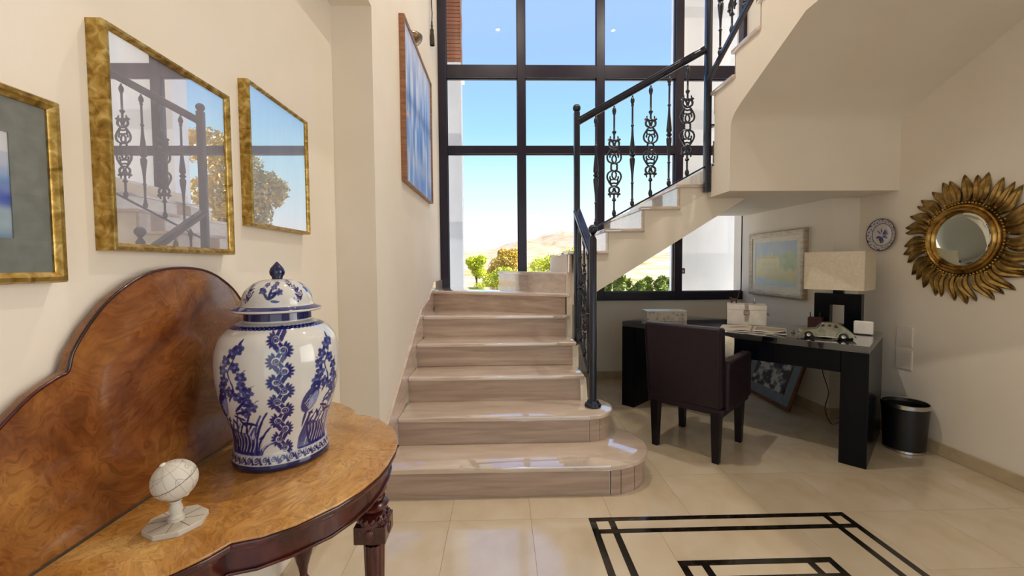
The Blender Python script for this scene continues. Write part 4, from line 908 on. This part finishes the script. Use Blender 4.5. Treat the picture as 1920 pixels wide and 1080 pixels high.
# ------------------------------------------------------------------ under and beside the desk
bn = thing('waste_bin', 'round black waste bin with chrome rims on the floor beside the desk', 'bin', (2.772, 2.758, 0))
MB().lathe([(.108, .018), (.111, .02), (.126, .305), (.122, .305), (.107, .024), (.001, .022)], 40).build('body', 'black_plastic', bn, world=False, smooth=40)
MB().lathe([(.122, .303), (.129, .303), (.130, .328), (.127, .331), (.123, .328)], 40, cap=False).build('rim', 'steel', bn, world=False, smooth=40); MB().lathe([(.001, 0), (.111, 0), (.114, .004), (.113, .018), (.108, .02)], 40).build('base_rim', 'steel', bn, world=False, smooth=40)
cvd = Canvas(.46, .36, 90, 70, L3('#c9c4b8')); nz = noise2(90, 70, 5, 5, 5, 4); cvd.mix(np.clip((nz-.48)*8, 0, 1)*.9, L3('#2c2c30')); cvd.mix(np.clip((noise2(90, 70, 12, 10, 4, 8)-.52)*8, 0, 1)*.7, L3('#44454a'))
lp = picture('leaning_print', 'brown framed dark print in a blue-grey mat leaning on the wall under the desk', (2.46, 4.17, .012), -W90, .72, .56, .030, .022, 'brown_wood', cvd, 'mat_blue', .085, glass=None)
lp.rotation_euler = (math.radians(-19.5), 0, -W90)
cbl = thing('power_cable', 'thin dark cable hanging under the desk to the wall', 'cable', (2.62, 3.31, .1)); MB().tube(catmull([(2.66, 3.30, .55), (2.60, 3.28, .42), (2.63, 3.25, .25), (2.58, 3.22, .12), (2.62, 3.2, .006), (2.72, 3.24, .006)], 6), .0035, 6).build('cord', 'black_plastic', cbl, smooth=60); MB().box(2.645, 2.69, 3.30, 3.329, .53, .575).build('plug', 'white_plastic', cbl, bevel=.004)

# ------------------------------------------------------------------ outside
pc_ = thing('brick_pier', 'outdoor pier, brick above a white rendered shaft, left of the tall window', 'pier', (-.75, 5.5, -1.0))
MB().box(-1.05, -.49, 5.35, 5.55, -1.0, 3.84).box(-1.08, -.46, 5.32, 5.58, 3.66, 3.72).build('render_shaft', 'white_wall', pc_)
MB().box(-1.04, -.486, 5.362, 5.54, 3.84, 5.6).build('mortar_core', 'mortar', pc_)
brk = None
for i in range(38):
    z = 3.845+i*.0455
    for j in range(3):
        x0 = -1.05+j*.19+(0 if i % 2 == 0 else -.0)
        if brk is None: brk = MB().box(0, .184, 0, .21, 0, .038).build('brick', 'brick', pc_, world=False, bevel=.003); o = brk
        else: o = link('brick', brk.data, pc_)
        o.location = Vector((x0+.002*math.sin(i*7+j*3), 5.35+.003*math.sin(i*3+j), z))-Vector(pc_.location)
wf = thing('garden_wall', 'tall white rendered outdoor wall seen through the right window panes', 'wall', (3.4, 5.15, -1))
MB().box(2.17, 5.4, 5.08, 5.32, -1, 8.2).build('render_panel', 'white_wall', wf); MB().box(2.16, 5.41, 5.06, 5.34, 8.2, 8.28).build('coping', 'white_wall', wf)
# terrain
def hgt(x, y):
    h = -.05-.02*max(0, y-6)
    if y > 30: h += .0*y
    far = max(0, (y-60)/340)
    ridge = 25*far**1.5*(.55+.45*math.tanh((x/ max(y, 1)*6.5-.1)))+4*far
    return h*(1 if y < 60 else max(-.4, 1-(y-60)/40))+ridge*(1+.10*math.sin(x*.05+y*.013)+.06*math.sin(x*.13)+.05*math.sin(x*.31+1))
xs = np.concatenate([np.linspace(-1, 1, 70)]); ys = np.concatenate([np.linspace(5, 30, 22), np.geomspace(32, 420, 60)]); v = []
for y in ys:
    for x in xs: X_ = x*(14+y*.75); v.append((X_, y, hgt(X_, y)))
nx = len(xs); fs = [(j*nx+i, j*nx+i+1, (j+1)*nx+i+1, (j+1)*nx+i) for j in range(len(ys)-1) for i in range(nx-1)]
jr = 21
tag(MB().add([p for p in v[:nx*(jr+2)]], [f for f in fs if max(f) < nx*(jr+2)]).build('garden_ground', 'grass_ground', smooth=80), 'sunlit garden ground outside the window', 'ground', kind='structure')
tag(MB().add([p for p in v[nx*(jr+1):]], [(j*nx+i, j*nx+i+1, (j+1)*nx+i+1, (j+1)*nx+i) for j in range(len(ys)-jr-2) for i in range(nx-1)]).build('hillside', 'hill_soil', smooth=80), 'pale pink hillside rising to a ridge beyond the garden', 'hill', kind='structure')
tag(MB().box(-8, 8, YW+.15, 11.5, -.14, -.02).build('bounce_slab', 'bounce_slab_pale'), 'unseen pale slab outside the window, added to bounce sunlight indoors', 'bounce_slab', kind='structure')  # unseen bright slab, added to bounce sun up to the soffits and alcove
def foliage(n, fn, size, seed):
    r = np.random.default_rng(seed); mb = MB()
    for _ in range(n):
        c = np.array(fn(r)); a = r.normal(size=3); a /= np.linalg.norm(a); b = np.cross(a, r.normal(size=3)); b /= np.linalg.norm(b); s = size*(.6+.8*r.random())
        mb.add([c-a*s, c+b*s*.45, c+a*s, c-b*s*.45], [(0, 1, 2, 3)])
    return mb
def blob(lobes):
    def fn(r):
        x, y, z, q = lobes[r.integers(len(lobes))]; d = r.normal(size=3); d /= np.linalg.norm(d); k = q*(.55+.5*r.random()); return (x+d[0]*k, y+d[1]*k, z+d[2]*k*.85)
    return fn
def tree(label, x, y, zb, lobes, m, n, size, seed, trunk=.09, group='trees in the garden'):
    t = thing('garden_tree', label, 'tree', (x, y, zb), group=group)
    tag(foliage(n, blob(lobes), size, seed).build('foliage', m, t, world=False, fix=False), kind='stuff')
    tk = MB().tube([(0, 0, -.3), (.03, 0, .5*lobes[0][2]), (0, 0, lobes[0][2])], [trunk, trunk*.8, trunk*.4], 8)
    for l in lobes[1:5]: tk.tube([(.02, 0, lobes[0][2]*.5), (l[0]*.6, l[1]*.6, l[2]*.85), l[:3]], [trunk*.5, trunk*.35, trunk*.15], 6)
    tk.build('trunk', 'bark', t, world=False, smooth=60)
tree('small lime green tree with a bare trunk, nearest the white pier', -1.22, 20, -.3, [(0, 0, 1.6, .4), (.15, 0, 1.25, .35), (-.2, .1, 1.75, .3), (.25, 0, 1.85, .28)], 'leaf_lime', 2600, .055, 1, .05)
tree('golden leafed round-topped tree behind the first window mullion', .30, 22, -.35, [(0, 0, 1.9, .55), (.35, 0, 2.2, .38), (-.45, 0, 1.6, .5), (.5, 0, 1.6, .5), (-.2, .2, 2.25, .3), (-.75, 0, 1.2, .4)], 'leaf_gold', 5200, .06, 2, .09)
tree('tall golden tree mirrored in the glass of the two gilt frames', 10.4, 20, -.3, [(0, 0, 4.2, 1.2), (1.2, 0, 5.0, 1.1), (-1.0, 0, 5.2, 1.0), (.4, 0, 6.4, 1.2), (1.6, 0, 7.2, 1.0), (-.4, 0, 3.2, .9), (1.4, 0, 3.4, .9)], 'leaf_gold', 9000, .12, 6, .16)
def bush(label, x, y, zb, lobes, m, n, size, seed, group='garden shrubs'):
    t = thing('garden_shrub', label, 'shrub', (x, y, zb), group=group); tag(foliage(n, blob(lobes), size, seed).build('foliage', m, t, world=False, fix=False), kind='stuff')
    st_ = MB()
    for k in range(5): l = lobes[k % len(lobes)]; st_.tube([(.05*k-.1, 0, -.1), (l[0]*.5, l[1]*.5, l[2]*.6), l[:3]], [.03, .02, .008], 5)
    st_.build('stem', 'bark', t, world=False)
bush('bright lime shrub growing below the golden tree', .10, 18, -.3, [(0, 0, 1.1, .5), (.5, 0, 1.0, .5), (-.5, 0, .9, .45), (.9, 0, 1.1, .45), (.2, 0, .6, .4)], 'leaf_lime', 5200, .05, 3)
bush('wide lime shrub to the right of the first window mullion', 2.5, 20, -.33, [(0, 0, 1.7, .5), (.5, 0, 1.8, .55), (1.0, 0, 2.05, .5), (-.7, 0, 1.55, .5), (1.5, 0, 2.0, .5), (2.0, 0, 2.05, .5), (.4, 0, 1.1, .6), (1.4, 0, 1.1, .6), (.9, 0, .6, .6)], 'leaf_lime', 7500, .055, 4)
bush('low lime shrub at the foot of the small tree', -.95, 19, -.3, [(0, 0, .55, .3), (.3, 0, .45, .3), (.6, 0, .6, .3)], 'leaf_lime', 1600, .045, 5)
ORD = ['leftmost of the row', 'second from the left', 'third from the left', 'fourth from the left', 'fifth from the left', 'sixth from the left', 'seventh from the left', 'rightmost, beside the white wall']
for i in range(8):
    r_ = random.Random(i); h_ = .86+.10*r_.random()
    bush('leafy green plant just outside the under-stair window, '+ORD[i], 1.42+i*.15, 6.0+.16*(i % 2), 0, [(0, 0, h_, .085), (.03, 0, .76, .085), (-.03, 0, .80, .085), (.02, 0, h_+.12, .05), (-.04, 0, h_+.06, .05)], 'leaf_green', 1000, .045, 20+i, 'plants outside the under-stair window')
